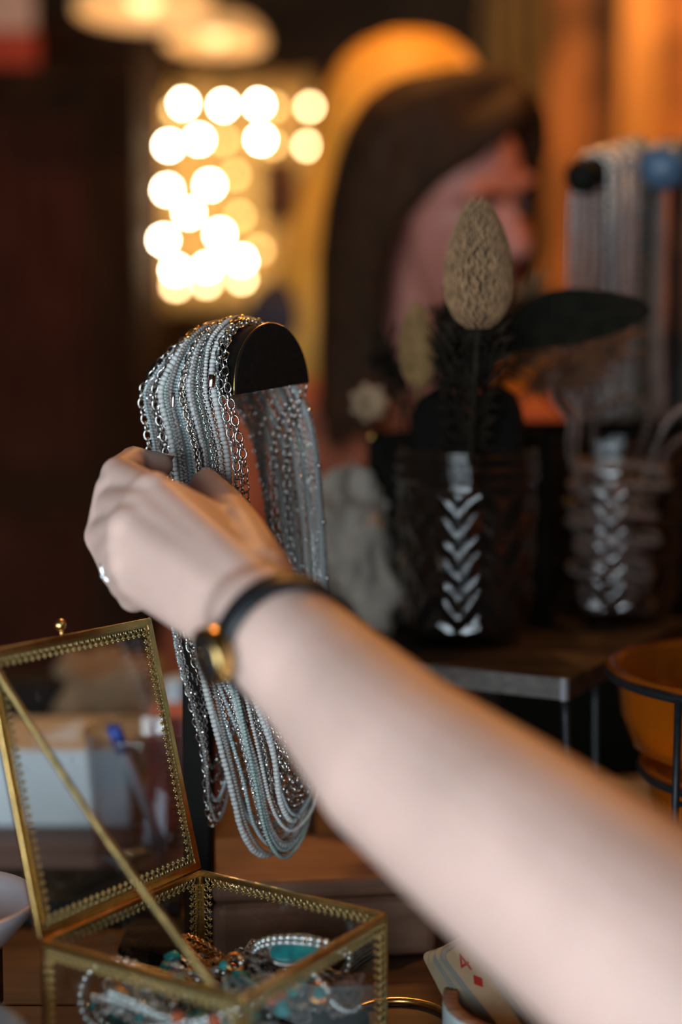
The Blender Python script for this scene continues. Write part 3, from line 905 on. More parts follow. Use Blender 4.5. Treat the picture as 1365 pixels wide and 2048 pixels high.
for (px_, py_, d_, w_, lab) in ((712, 588, .95, .007, 'thin dark leaf spray leaning furthest out beside the necklaces'), (752, 640, .97, .009, 'thin dark leaf spray standing beside the small yellow seed head')):
    t = thing('dried_leaf_spray', lab, 'leaf', soil)
    tipp = P(px_, py_, d_); st0 = soil + V((-.035 + .01 * random.random(), 0, 0))
    pth = catmull([st0, st0.lerp(tipp, .5) + V((.006, 0, 0)), tipp], 8)
    MB().tube(pth, .0013, 6).build('stem', 'dried_dark', t)
    for q in range(7):
        p0 = pth[5 + q]; s_ = 1 if q % 2 else -1
        tp = p0 + V((s_ * .010, random.uniform(-.006, .006), .020))
        leaf([p0, p0.lerp(tp, .5) + V((s_ * .003, 0, 0)), tp], w_ * .55, '', '', (.3, .9, .3)).build('leaflet', 'dried_dark', t)
def plume(st0, tipp, lab, m, spread, nfib=60, cat='dried grass', grp=None):
    t = thing('dried_grass_plume', lab, cat, st0, grp)
    pth = catmull([st0, V(st0).lerp(tipp, .55) + V((0, 0, .012)), tipp], 10)
    MB().tube(pth, .0009, 6).build('stem', m, t)
    b = MB()
    for q in range(nfib):
        p0 = pth[int(len(pth) * (.45 + .5 * q / nfib))]
        d = (pth[-1] - pth[-4]).normalized() * .014 + V((random.uniform(-1, 1), random.uniform(-1, 1), random.uniform(-1, 1))) * spread
        b.tube([p0, p0 + d * .6, p0 + d], [.0008, .0011, .0003], 4)
    o = b.build('fibres', m, t); o['kind'] = 'stuff'
plume(soil + V((.01, 0, 0)), P(1080, 700, .93), 'rosy brown grass plume under the broad dark leaf', 'dried_brown', .012, 90)
plume(soil + V((.02, .01, 0)), P(1235, 690, .97), 'long brown grass plume reaching past the right jar', 'dried_brown', .016, 110)
plume(soil + V((.015, .01, 0)), P(1160, 740, .98), 'short dark brown grass plume low above the right jar', 'dried_brown', .016, 110)
plume(soil + V((.0, .01, 0)), P(900, 690, .97), 'soft brown grass plume between the two seed heads', 'dried_brown', .012, 90)
plume(soil + V((.0, -.01, 0)), P(1060, 585, .95), 'pale brown grass plume rising behind the broad dark leaf', 'dried_tan', .010, 80)
plume(soil + V((.0, -.01, 0)), P(890, 640, .95), 'grey brown grass plume hugging the large seed head', 'dried_dark', .012, 80)
plume(soil + V((-.02, -.01, 0)), P(770, 720, .95), 'dark grass plume bent behind the small yellow seed head', 'dried_dark', .012, 90)
for q_, (x_, y_, d_) in enumerate(((915, 640, .90), (990, 650, .90), (940, 690, .88), (1035, 660, .92), (870, 720, .92))):
    plume(soil + V((.004 * q_ - .01, -.03, 0)), P(x_, y_, d_), 'dark feathery grass plume packed around the base of the large seed head', 'dried_dark', .014, 120, grp='dark plumes around the large seed head')
for q_, (x_, y_, d_) in enumerate(((925, 640, .815), (988, 655, .815), (958, 690, .83), (895, 690, .84))):
    plume(JA + V((.004 * q_ - .008, .031, .012)), P(x_, y_, d_), 'dark feathery grass plume leaning forward out of the jar below the large seed head', 'dried_dark', .013, 120, grp='dark plumes leaning out of the jar')
# cream petal flower low at the left
fc = P(738, 805, 1.04)
t = thing('dried_flower', 'small cream petalled flower drooping over the planter edge', 'flower', soil)
MB().tube(catmull([soil + V((-.05, 0, 0)), fc + V((.02, 0, .006)), fc], 6), .001, 6).build('stem', 'dried_brown', t)
for q in range(7):
    a = q * 2 * math.pi / 7; dv = V((math.cos(a), -.5, math.sin(a))).normalized()
    leaf([fc, fc + dv * .008 + V((0, -.003, 0)), fc + dv * .016], .0048, '', '', V((-dv.z, .3, dv.x))).build('petal', 'petal_cream', t)

# crumpled linen beside the planter
lc = V((P(725, 1250, JA.y + .045).x, JA.y + .06, ZS))
def lin(u, v):
    a = 2 * math.pi * u
    r0 = .034 * (1 - .55 * v ** 1.4)
    n1 = NZ.noise(V((math.cos(a) * 1.7, math.sin(a) * 1.7, v * 4.2 + .8 * math.cos(a)))) * .020 + (.5 - abs(NZ.noise(V((math.cos(a) * 3.4, math.sin(a) * 3.4, v * 8 + 5))))) * .013
    r_ = max(.002, r0 + n1 * (1 - .5 * v)) * (1 if v < .97 else .3)
    return (lc.x - .004 - .004 * v + r_ * math.cos(a), lc.y + r_ * math.sin(a) * .8, lc.z + .110 * v + n1 * .3 * (1 if v > .02 else 0))
b = MB(); b.grid(lin, 64, 48, 0)
tag(b.build('linen_cloth', 'linen'), 'crumpled beige linen cloth heaped on the riser beside the planter', 'cloth')

t = thing('dark_filler_box', 'tall black box added to darken the view behind the bead-filled jar', 'box', (.205, 1.092, 0))  # added box, keeps the background of the right jar dark
slab('body', 'planter_black', .122, .290, 1.081, 1.104, 0, .255, t, .002)
slab('lid', 'planter_black', .121, .291, 1.080, 1.105, .256, .280, t, .002)
# ------------------------------------------------------------------ beads in the right jar
def bead_mesh(r, sq, m, nu=8, nv=5):
    me = MB().sphere((0, 0, 0), (r, r, r * sq), nu, nv).mesh('bead'); me.materials.append(MATS[m]); return me
def bead_string(name, pts, r, pitch, m, label, cat, group=None, closed=True, sq=.9):
    b = MB()
    for p, tn in resample(pts, pitch, closed):
        x, y, z = frame_from(tn); rr = r * random.uniform(.88, 1.08)
        b.sphere(p, (rr, rr, rr * sq), 8, 5, (x, y, z))
    t = thing(name, label, cat, b.base(), group)
    o = b.build('beads', m, t); o['kind'] = 'stuff'
    MB().tube(pts, r * .3, 5, closed=closed).build('thread', 'cord_dark', t)
    return t
random.seed(5)
for k in range(17):
    z = ZS + .010 + .0062 * k; R_ = .024 + .0006 * k - .007 * (k % 2) + random.uniform(-.002, .002)
    tl = random.uniform(-.35, .35); an0 = random.uniform(0, 6)
    c = V((JB.x + random.uniform(-.006, .006), JB.y + random.uniform(-.006, .006), z))
    pts = [c + V((R_ * math.cos(a), R_ * math.sin(a), R_ * tl * .5 * math.cos(a + an0) + .002 * math.sin(3 * a))) for a in [2 * math.pi * q / 28 for q in range(28)]]
    bead_string('bead_bracelet', pts, .0026, .0047, ('bead_smoke', 'bead_rose', 'bead_rose')[k % 3],
                ('bracelet of smoky brown beads coiled inside the right glass jar', 'bracelet of rosy grey beads coiled inside the right glass jar')[k % 3 > 0], 'bracelet',
                'bead bracelets coiled in the right jar')
rim = JB.z + .130
def jpt(px_, py_, d_): return P(px_, py_, d_)
bead_string('bead_necklace', catmull([V((JB.x - .02, JB.y - .02, rim - .05)), V((JB.x - .035, JB.y - .022, rim - .012)), jpt(1140, 845, JB.y - .02), jpt(1108, 800, JB.y - .02), jpt(1103, 760, JB.y - .02), jpt(1118, 748, JB.y - .018), jpt(1135, 790, JB.y - .014), jpt(1155, 835, JB.y - .005), V((JB.x - .028, JB.y - .01, rim - .02)), V((JB.x - .016, JB.y, rim - .05))], 8),
            .0024, .0044, 'bead_rose', 'loop of rosy grey beads standing up over the jar rim by the planter', 'necklace', closed=False)
bead_string('bead_necklace', catmull([V((JB.x + .01, JB.y - .02, rim - .05)), V((JB.x + .022, JB.y - .03, rim - .01)), jpt(1335, 845, JB.y - .03), jpt(1375, 815, JB.y - .03), jpt(1410, 850, JB.y - .02), V((JB.x + .037, JB.y - .005, rim - .01)), V((JB.x + .026, JB.y, rim - .05))], 8),
            .0024, .0044, 'bead_rose', 'loop of rosy grey beads bulging over the jar rim away from the planter', 'necklace', closed=False)
bead_string('bead_necklace', catmull([V((JB.x - .01, JB.y + .01, rim - .03)), jpt(1190, 840, JB.y), jpt(1225, 805, JB.y), jpt(1265, 800, JB.y), jpt(1300, 835, JB.y), V((JB.x + .012, JB.y + .01, rim - .03)), V((JB.x, JB.y + .02, rim - .035))], 8, True),
            .0034, .0062, 'bead_smoke', 'heap of larger smoky brown beads in the mouth of the right jar', 'necklace')

# ------------------------------------------------------------------ necklace stands at the back right
def far_stand(label, pts_bar, rbar, post_xy, end_mat, end_r, strands, lab2, grp):
    a, b_ = V(pts_bar[0]), V(pts_bar[1])
    t = thing('necklace_stand', label, 'stand', V((post_xy[0], post_xy[1], 0)))
    MB().tube([a, b_], rbar, 20).build('bar', 'black_satin', t)
    for e in (a, b_): MB().sphere(e, end_r, 18, 12).build('end_knob', end_mat, t)
    top = V((post_xy[0], post_xy[1], (a.z + b_.z) / 2))
    MB().tube([V((post_xy[0], post_xy[1], .012)), top], .006, 14).build('post', 'black_metal', t)
    MB().lathe((post_xy[0], post_xy[1], 0), [(0, 0), (.027, 0), (.027, .008), (.022, .012), (0, .012)], 32).build('base', 'black_metal', t)
    ax = (b_ - a).normalized(); sd = ax.cross(V((0, 0, 1))).normalized()
    for (f, m, r, drop, dots, lab) in strands:
        c = a.lerp(b_, f); R_ = rbar + r + .0006
        pts = [c - sd * R_ * math.cos(q) + V((0, 0, R_ * math.sin(q))) for q in [math.pi * i / 8 for i in range(9)]]
        bot = c + V((0, 0, -drop))
        pth = catmull([bot - sd * R_ * .35, bot - sd * R_ * .9 + V((0, 0, .03)), c - sd * (R_ + .001) - V((0, 0, drop * .5))] + pts + [c + sd * (R_ + .001) - V((0, 0, drop * .5)), bot + sd * R_ * .9 + V((0, 0, .03)), bot + sd * R_ * .35], 4, True)
        bead_string('bead_necklace', pth, r, r * 1.7, m, lab, 'necklace', grp, True, .8)
sA0, sA1 = P(1168, 352, 1.10), P(1282, 318, 1.17)
strA = []
for k in range(9):
    f = .12 + .09 * k
    m = 'teal_cord' if k >= 7 else ('pale_cord' if k % 2 else 'silver_bright')
    strA.append((f, m, .0040 if k >= 7 else .0034, .19 + .008 * (k % 3), 0,
                 {'teal_cord': 'dull teal bead necklace on the black necklace stand behind', 'pale_cord': 'pale pinkish bead necklace on the black necklace stand behind', 'silver_bright': 'bright silver bead necklace on the black necklace stand behind'}[m]))
far_stand('black necklace stand with small round ends behind the glass jars', (sA0, sA1), .012, ((sA0.x + sA1.x) / 2, (sA0.y + sA1.y) / 2), 'black_satin', .0145, strA, '', 'necklaces on the rear black stand')
sB0, sB1 = P(1328, 332, 1.09), P(1385, 332, 1.22)
strB = []
for k in range(6):
    m = ('cord_dark', 'cord_dark', 'cord_dark', 'pale_cord', 'pale_cord', 'pale_cord')[k]
    strB.append((.10 + .13 * k, m, .0042, .22, 0, 'dark brown bead necklace on the blue-knobbed stand' if m == 'cord_dark' else 'pale bead necklace on the blue-knobbed stand'))
far_stand('necklace stand with large slate blue round ends at the rear', (sB0, sB1), .013, ((sB0.x + sB1.x) / 2, (sB0.y + sB1.y) / 2), 'slate_blue', .019, strB, '', 'necklaces on the blue-knobbed stand')

# ------------------------------------------------------------------ tiered wire stand with amber bowls
wd = .80
R1 = .093; c1 = P(1225, 1351, wd); c1 = V((c1.x + R1, c1.y, c1.z))
R2 = .074; z2 = P(1310, 1570, wd - .02).z; c2 = V((c1.x, c1.y, z2))
t = thing('wire_stand', 'black wire stand with two round tiers holding amber bowls', 'stand', (c1.x, c1.y, 0))
MB().torus(c1, R1, .0030, (1, 0, 0), (0, 1, 0), 64, 8).build('ring', 'black_metal', t)
MB().torus(c2, R2, .0028, (1, 0, 0), (0, 1, 0), 56, 8).build('ring', 'black_metal', t)
for q in range(3):
    an = math.radians(222 + 120 * q)
    d = V((math.cos(an), math.sin(an), 0))
    MB().tube([c1 + d * (R1 + .002), V((c1.x, c1.y, z2)) + d * (R1 + .003), V((c1.x, c1.y, .0)) + d * (R1 + .006)], .0021, 8).build('leg', 'black_metal', t)
    MB().tube([c2 + d * R2, c2 + d * (R1 + .003)], .0016, 6).build('strut', 'black_metal', t)
def amber_bowl(c, R_, dp, lab):
    prof = [(.0005, -dp), (R_ * .75, -dp), (R_ * .86, -dp * .9), (R_ * .93, -dp * .5), (R_ * .965, 0), (R_ * 1.0, .0034), (R_ * 1.02, .0034), (R_ * 1.02, .0050), (R_ * .96, .0050)]
    prof += [(R_ * .925, 0), (R_ * .89, -dp * .5), (R_ * .82, -dp * .84), (R_ * .7, -dp * .92), (.0005, -dp * .92)]
    return tag(MB().lathe(c, prof, 56).build('glass_bowl', glass('amber_clear', (.96, .76, .38), .04, 1.5, body=(.85, .36, .02), bodyw=.24)), lab, 'bowl')
amber_bowl(c1, R1, .045, 'larger amber glass bowl resting in the upper wire ring')
amber_bowl(c2, R2, .040, 'smaller amber glass bowl resting in the lower wire ring')
random.seed(9)
for (cc, R_, dp, n_, w_) in ((c1, R1, .045, 26, 'upper'), (c2, R2, .040, 20, 'lower')):
    for q in range(n_):
        a = random.uniform(0, 6.28); rr = R_ * .72 * math.sqrt(random.random()); r_ = random.uniform(.0065, .0105)
        b = MB(); b.sphere((cc.x + rr * math.cos(a), cc.y + rr * math.sin(a), cc.z - dp * .92 + r_ + random.choice((0, .008, .016, .022))), (r_, r_ * .9, r_ * .8), 10, 7)
        tag(b.build('amber_stone', 'amber_bead' if q % 4 else 'dried_dark'), ('round amber stone' if q % 4 else 'round dark brown stone') + ' lying in the bowl of the %s wire ring' % w_, 'stone', 'stones in the %s amber bowl' % w_)
# folded grey napkin on the table behind the wire stand
nb = on_z(1290, 1640, 0.0)
b = MB(); b.grid(lambda u, v: (nb.x - .07 + .13 * u, nb.y - .01 + .07 * v, .004 + .012 * v + .003 * math.sin(5 * u + 3 * v)), 14, 8, .004)
tag(b.build('napkin', 'linen'), 'folded beige napkin on the table below the wire stand', 'napkin')

# ------------------------------------------------------------------ walnut box, things behind the lid
wa = P(427, 1760, .742); wb_ = P(885, 1760, .742)
ang = math.radians(8)
X_ = V((math.cos(ang), math.sin(ang), 0)); Y_ = V((-math.sin(ang), math.cos(ang), 0))
wh = .046
wc = V((wa.x, wa.y, 0)) + X_ * .060 + Y_ * .040
t = thing('wooden_box', 'low brown wooden box with rounded corners behind the glass box', 'box', wc)
MB().box(wc + V((0, 0, .017)), .060, .040, .017, X_, Y_).build('body', 'walnut_box', t, bevel=.006, segs=3)
MB().box(wc + V((0, 0, .0345 + .0055)), .0605, .0405, .0055, X_, Y_).build('lid', 'walnut_box', t, bevel=.004, segs=3)

y0 = .97
xa = P(-60, 1600, y0).x; xb = P(252, 1600, y0).x
b = MB(); b.box(((xa + xb) / 2, y0 + .05, .0265), (xb - xa) / 2, .05, .0265)
o = tag(b.build('white_box', 'white_card', bevel=.0015), 'plain white cardboard box beside the clear tumbler', 'box')
MB().box(((xa + xb) / 2, y0 + .05, .0535), (xb - xa) / 2 + .001, .051, .0012).build('lid', 'white_card', o, bevel=.0008)
b = MB()
fp = [P(78, 1520, 1.02), P(168, 1438, 1.03)]
b.grid(lambda u, v: (fp[0].x + (fp[1].x - fp[0].x) * u, y0 + .02 + .025 * v + .01 * u, .0552 + (fp[1].z - .055) * v * (.15 + .85 * u)), 8, 6, .001)
tag(b.build('folded_card', 'white_card'), 'folded white card standing on the plain white box', 'card')
xr0, xr1 = P(286, 1600, .965).x, P(428, 1600, .965).x
b = MB(); b.box(((xr0 + xr1) / 2, .992, .0375), (xr1 - xr0) / 2, .026, .0375)
o = tag(b.build('red_box', 'red_card', bevel=.001), 'dark red upright box behind the tumbler', 'box')
MB().box(((xr0 + xr1) / 2, .992, .0765), (xr1 - xr0) / 2 + .0008, .0268, .0015).build('lid', 'red_card', o, bevel=.0006)
# tumbler and pen
tb = on_z(285, 1742, 0.0); tb = V((tb.x, tb.y + .006, 0))
t = thing('glass_tumbler', 'clear thick-based glass tumbler behind the open glass lid', 'tumbler', tb)
prof = [(.0005, 0), (.029, 0), (.0305, .003), (.0365, .089), (.0362, .0905), (.0350, .0905), (.0345, .089), (.029, .011), (.026, .009), (.0005, .009)]
MB().lathe(tb, prof, 64).build('wall', 'tumbler_glass', t)
p0 = tb + V((.012, .006, .0105)); p1 = P(226, 1452, tb.y - .012)
t = thing('pen', 'blue capped pen leaning in the clear tumbler', 'pen', p0)
MB().tube([p0, p0.lerp(p1, .80)], .0032, 10).build('barrel', 'ceramic_lilac', t)
MB().tube([p0.lerp(p1, .80), p1], [.0046, .0044], 12).build('cap', 'blue_plastic', t)
# brown paper bundle, dark box, vase at the back
def lump(name, c, rx, ry, rz, m, label, cat, amp=.18, f=2.3, seed=0):
    b = MB(); b.sphere((0, 0, 0), 1.0, 28, 18)
    vs = []
    for p in b.v:
        k = 1 + amp * NZ.noise(p * f + V((seed, 0, 0))) + amp * .5 * NZ.noise(p * f * 2.7 + V((0, seed, 0)))
        vs.append(V((c[0] + p.x * rx * k, c[1] + p.y * ry * k, max(0.0, c[2] + p.z * rz * k))))
    b.v = vs
    return tag(b.build(name, m), label, cat)
bc = P(215, 1420, 1.13)
lump('paper_bundle', (bc.x, bc.y + .02, .045), .055, .045, .050, 'paper_brown', 'crumpled brown paper bundle behind the white box', 'paper', .35, 1.8, 2)
MB_ = MB().box((P(20, 1450, 1.09).x, 1.12, .036), .034, .02, .036)
o = tag(MB_.build('dark_box', 'black_satin', bevel=.002), 'small black box standing behind the white box', 'box')
MB().box((P(20, 1450, 1.09).x, 1.12, .0735), .0345, .0205, .0015).build('lid', 'black_satin', o)
vc = P(352, 1420, 1.09); vc = V((vc.x, vc.y, 0))
tag(MB().lathe(vc, [(.0005, 0), (.014, 0), (.016, .02), (.0155, .055), (.009, .068), (.009, .082), (.011, .084), (.0075, .084), (.0072, .066), (.013, .053), (.0005, .01)], 28).build('bud_vase', mat('glaze_ice', (.62, .74, .82), .08, coat=1.0, noise=.05)),
    'pale blue glazed bud vase behind the dark red box', 'vase')
# dark teal book
bx0, bx1 = P(-60, 1800, .82).x, P(362, 1800, .82).x
t = thing('book', 'dark teal book lying flat behind the open glass box', 'book', ((bx0 + bx1) / 2, .8225, 0))
slab('cover', 'teal_book', bx0, bx1, .790, .846, .0105, .0125, t, .0006)
slab('cover', 'teal_book', bx0, bx1, .790, .846, 0, .002, t, .0006)
slab('spine', 'teal_book', bx0, bx1, .7885, .7900, 0, .0125, t, .0005)
slab('page_block', 'page_paper', bx0 + .003, bx1 - .003, .793, .845, .0021, .0104, t)
# lilac bowl on a dark block, grey stone dish
lb = V((-.187, .645, .036))
slabo = MB().box((lb.x - .01, lb.y + .01, .0178), .030, .028, .0178)
tag(slabo.build('wooden_block', 'riser_wood', bevel=.002), 'small dark wooden block under the lilac bowl', 'block')
tag(MB().lathe(lb, [(.0005, 0), (.018, 0), (.020, .002), (.034, .012), (.043, .024), (.045, .029), (.0435, .030), (.040, .024), (.030, .012), (.016, .005), (.0005, .004)], 48).build('ceramic_bowl', 'ceramic_lilac'),
    'glossy pale lilac ceramic bowl beside the gold box corner', 'bowl')
MB().lathe(lb + V((-.015, -.008, .0065)), [(.0005, 0), (.012, .003), (.014, .007), (.010, .014), (.0005, .017)], 20)
gd = V((-.176, .512, 0))
tag(MB().lathe(gd, [(.0005, 0), (.040, 0), (.043, .004), (.046, .03), (.060, .050), (.0605, .053), (.058, .0535), (.043, .032), (.030, .02), (.0005, .018)], 48).build('stone_dish', 'stone_grey'),
    'grey stone footed dish near the gold box corner', 'dish')

# ------------------------------------------------------------------ gold framed glass box
SB = .1065
Bk = P(400, 1745, .70); ZR = Bk.z
e1 = V((-.545, -.838, 0)).normalized(); e2 = V((-e1.y, e1.x, 0))
if e2.x < 0: e2 = -e2
def bp(u, v, z): return V((Bk.x + e1.x * u + e2.x * v, Bk.y + e1.y * u + e2.y * v, z))
t_box = thing('glass_box', 'open gold-framed glass jewellery box trimmed with pierced lace edging', 'jewellery box', bp(SB / 2, SB / 2, 0))
Zv = V((0, 0, 1))
def bar(b, p, q, w, h, hint=Zv):
    p, q = V(p), V(q); z = (q - p); L_ = z.length; z.normalize()
    x = hint.cross(z)
    if x.length < 1e-5: x = e1.cross(z)
    x.normalize(); y = z.cross(x)
    b.box((p + q) / 2, w, h, L_ / 2, x, y, z)
b = MB(); fw = .0013
cs = [(0, 0), (SB, 0), (SB, SB), (0, SB)]
for i in range(4):
    (u0, v0), (u1, v1) = cs[i], cs[(i + 1) % 4]
    for z in (ZR, .0015): bar(b, bp(u0, v0, z), bp(u1, v1, z), fw, fw)
    bar(b, bp(u0, v0, 0.0005), bp(u0, v0, ZR), fw * .9, fw * .9, e1)
base = b.build('base_frame', 'brass', t_box, bevel=.0004)
MB().box(bp(SB / 2, SB / 2, .0020), SB / 2 - .002, SB / 2 - .002, .0008, e1, e2).build('bottom_plate', 'black_satin', base)
for i in range(4):
    (u0, v0), (u1, v1) = cs[i], cs[(i + 1) % 4]
    p, q = bp(u0, v0, 0), bp(u1, v1, 0); d = (q - p).normalized(); nn = d.cross(Zv)
    MB().box((p + q) / 2 + V((0, 0, ZR / 2)), SB / 2 - .0015, .0006, ZR / 2 - .003, d, nn).build('glass_pane', 'pane', base)
# lace: one pierced motif (ring with a small trefoil), repeated along every edge
lm = MB()
lm.torus((0, .0019, 0), .00125, .00042, (1, 0, 0), (0, 1, 0), 10, 5)
lm.box((0, .0004, 0), .00185, .0005, .0004)
lm.tube([(0, .0031, 0), (0, .0046, 0)], [.0005, .0004], 5)
lm.sphere((0, .0051, 0), .00062, 6, 4)
for s_ in (-1, 1):
    lm.tube([(0, .0034, 0), (s_ * .0009, .0042, 0)], [.0004, .0003], 4)
    lm.sphere((s_ * .0010, .0044, 0), .00045, 5, 4)
lace = lm.mesh('lace_motif'); lace.materials.append(MATS['antique_gold'])
def lace_edge(p, q, inward, parent, nrm, n=None, sc_=1.0):
    p, q = V(p), V(q); d = q - p; L_ = d.length; d.normalize()
    n = n or int(L_ / .00365)
    iv = (V(inward) - d * V(inward).dot(d)).normalized(); nv = d.cross(iv)
    for k in range(n):
        inst('lace_motif', lace, parent, p + d * (L_ * (k + .5) / n) + V(nrm), axes(d * sc_, iv * sc_, nv * sc_))
for i in range(4):
    (u0, v0), (u1, v1) = cs[i], cs[(i + 1) % 4]
    p, q = bp(u0, v0, ZR - .0012), bp(u1, v1, ZR - .0012); d = (q - p).normalized()
    cen = bp(SB / 2, SB / 2, ZR); inn = (cen - (p + q) / 2).normalized()
    off = -inn * .0012
    lace_edge(p + d * .002, q - d * .002, -Zv, base, off)
    lace_edge(bp(u0, v0, ZR - .006) + d * .001, bp(u0, v0, .004) + d * .001, d, base, off)
    lace_edge(bp(u1, v1, ZR - .006) - d * .001, bp(u1, v1, .004) - d * .001, -d, base, off)
# lid, hinged along the back-left edge (v = 0), leaning back
LH = .1225
tr = P(313, 1254, .703)
hB = bp(0, -.0022, ZR + .003); hA = bp(SB, -.0022, ZR + .003)
th = math.radians(76)
wv = (-e2 * math.cos(th) + Zv * math.sin(th)).normalized()
ln = e1.cross(wv)
def lp(u, w, o=0.0): return hB + e1 * u + wv * w + ln * o
b = MB()
for (p, q) in ((lp(0, 0), lp(SB, 0)), (lp(0, LH), lp(SB, LH)), (lp(0, 0), lp(0, LH)), (lp(SB, 0), lp(SB, LH))):
    bar(b, p - (q - p).normalized() * .0014, q + (q - p).normalized() * .0014, .0018, .0014, ln)
lid = b.build('lid_frame', 'brass', t_box, bevel=.0004)
MB().box(lp(SB / 2, LH / 2), SB / 2 - .0016, LH / 2 - .0016, .0006, e1, wv, ln).build('glass_pane', 'pane', lid)
sgn = 1 if ln.dot(CAM - lp(SB / 2, LH / 2)) > 0 else -1
of = ln * (.0012 * sgn)
lace_edge(lp(.0014, .004), lp(.0014, LH - .004), e1, lid, of)
lace_edge(lp(SB - .0014, .004), lp(SB - .0014, LH - .004), -e1, lid, of)
lace_edge(lp(.004, .0014), lp(SB - .004, .0014), wv, lid, of)
lace_edge(lp(.004, LH - .0014), lp(SB - .004, LH - .0014), -wv, lid, of)
b = MB(); kp = lp(SB * .56, LH + .0014)
b.tube([kp, kp + wv * .003], .0012, 8); b.sphere(kp + wv * .0052, .0029, 16, 12)
b.build('knob', 'brass', lid)
b = MB()                                            # hinge barrel
for k in range(3): b.tube([lp(.012 + .034 * k, -.0026, .0), lp(.012 + .034 * k + .018, -.0026, .0)], .0012, 8)
b.build('hinge', 'antique_gold', base)
# stay chain from the lid corner to the front rim
ca = lp(SB - .001, LH - .006, .002 * sgn); cb = bp(SB - .004, SB * .86, ZR - .002)
b = MB()
path = [ca.lerp(cb, q / 30) + V((0, 0, -.004 * math.sin(math.pi * q / 30))) for q in range(31)]
for i, (p, tn) in enumerate(resample(path, .0013)):
    x, y, z = frame_from(tn); c_, s_ = math.cos(i * .5), math.sin(i * .5)
    b.torus(p, .00135, .00055, (x * c_ + y * s_ + z * .25), (y * c_ - x * s_), 8, 4)
b.tube(path, .0010, 6)
b.build('stay_chain', 'antique_gold', t_box)
MB().torus(ca, .0022, .0006, e1, wv, 12, 5).build('chain_loop', 'antique_gold', t_box)

# ------------------------------------------------------------------ jewellery inside the box
random.seed(12)
rs_mesh = MB().sphere((0, 0, 0), .0016, 8, 6).mesh('rhinestone'); rs_mesh.materials.append(MATS['rhinestone'])
HEAP = .018
b = MB().box(bp(SB / 2, SB / 2, .0125), SB / 2 - .004, SB / 2 - .004, .0093, e1, e2)
tag(b.build('velvet_cushion', 'black_felt', bevel=.003), 'black velvet cushion under the jewellery heap in the glass box', 'cushion')
def cl(v): return max(.006, min(SB - .006, v))
def uv_of(px_, py_, z):
    z = z + HEAP
    p = on_z(px_, py_, z); d = p - V((Bk.x, Bk.y, p.z)); return cl(d.dot(e1)), cl(d.dot(e2))
def in_box(px_, py_, z):
    u, v = uv_of(px_, py_, z); return bp(u, v, z + HEAP)
def clampbox(p):
    d = p - V((Bk.x, Bk.y, p.z)); return bp(max(.004, min(SB - .004, d.dot(e1))), max(.004, min(SB - .004, d.dot(e2))), max(.0245, p.z))
def rhine(c, R_, tilt, az, rows, label, sx=1.0, setm='silver'):
    ax_ = V((math.sin(tilt) * math.cos(az), math.sin(tilt) * math.sin(az), math.cos(tilt)))
    x, y, z = frame_from(ax_)
    pts = [clampbox(c + x * (R_ * sx * math.cos(a)) + y * (R_ * math.sin(a))) for a in [2 * math.pi * q / 48 for q in range(48)]]
    t = thing('rhinestone_bracelet', label, 'bracelet', V((c.x, c.y, min(p.z for p in pts))))
    b = MB()
    for k in range(rows): b.tube([p + z * (.0024 * (k - (rows - 1) / 2)) for p in pts], .0009, 5, closed=True)
    b.build('band', setm, t)
    for k in range(rows):
        for (p, tn) in resample(pts, .0034, True):
            out = (p - c); out = (out - z * out.dot(z)); out = out.normalized() if out.length > 1e-6 else x
            inst('rhinestone', rs_mesh, t, p + z * (.0024 * (k - (rows - 1) / 2)) + out * .0008, I3)
rhine(in_box(235, 1995, .020), .0155, .9, -1.2, 2, 'wide double-row rhinestone bracelet standing beside the front lace edge')
rhine(in_box(360, 2000, .024), .019, .25, .4, 1, 'slim rhinestone bracelet lying flat by the front lace edge', 1.2)
rhine(in_box(400, 2030, .016), .022, .35, 2.2, 2, 'double-row rhinestone bracelet lying under the slim bracelet', 1.1)
rhine(in_box(610, 1915, .022), .020, .75, 1.4, 2, 'double-row rhinestone bracelet arching beside the large turquoise', 1.15)
rhine(in_box(600, 1950, .014), .021, .3, .2, 1, 'slim rhinestone bracelet at the bottom of the jewellery heap', 1.1)
rhine(in_box(280, 2015, .022), .014, .6, .9, 2, 'small double-row rhinestone bracelet leaning on the wide one')
rhine(in_box(480, 2000, .022), .016, .5, 2.9, 2, 'double-row rhinestone bracelet beside the coral beads')
rhine(in_box(680, 1985, .020), .015, .7, .3, 1, 'small slim rhinestone bracelet near the right glass wall')
def tstone(px_, py_, z, r, m, label, cat='stone', grp=None, nm='turquoise_stone'):
    c = in_box(px_, py_, z); sd = random.uniform(0, 50)
    b = MB(); b.sphere((0, 0, 0), 1, 12, 8)
    b.v = [c + V((p.x * r, p.y * r * .8, p.z * r * .75)) * (1 + .25 * NZ.noise(p * 1.5 + V((sd, 0, 0)))) for p in b.v]
    tag(b.build(nm, m), label, cat, grp)
cb_ = in_box(590, 1900, .030)
t = thing('turquoise_pendant', 'large oval turquoise pendant in a silver setting on the jewellery heap', 'pendant', cb_)
MB().sphere(cb_, (.0125, .008, .004), 20, 12, (V((.9, .3, .12)), V((-.3, .85, .4)).normalized(), V((0, -.4, .9)).normalized())).build('stone', 'turquoise', t)
MB().torus(cb_, .0115, .0012, V((.9, .3, .12)), V((-.3, .85, .4)).normalized(), 28, 6, 1.1, .72).build('setting', 'silver', t)
for (x, y) in ((345, 1915), (330, 1935), (480, 1955), (355, 1960), (540, 1975), (585, 1985), (565, 2020), (500, 2030), (610, 1960), (640, 1985), (400, 2035), (300, 1975), (450, 1930), (560, 2000)):
    tstone(x, y, random.uniform(.020, .028), random.uniform(.0026, .0046), 'turquoise', 'small rough turquoise stone in the jewellery heap', 'stone', 'small turquoise stones in the box')
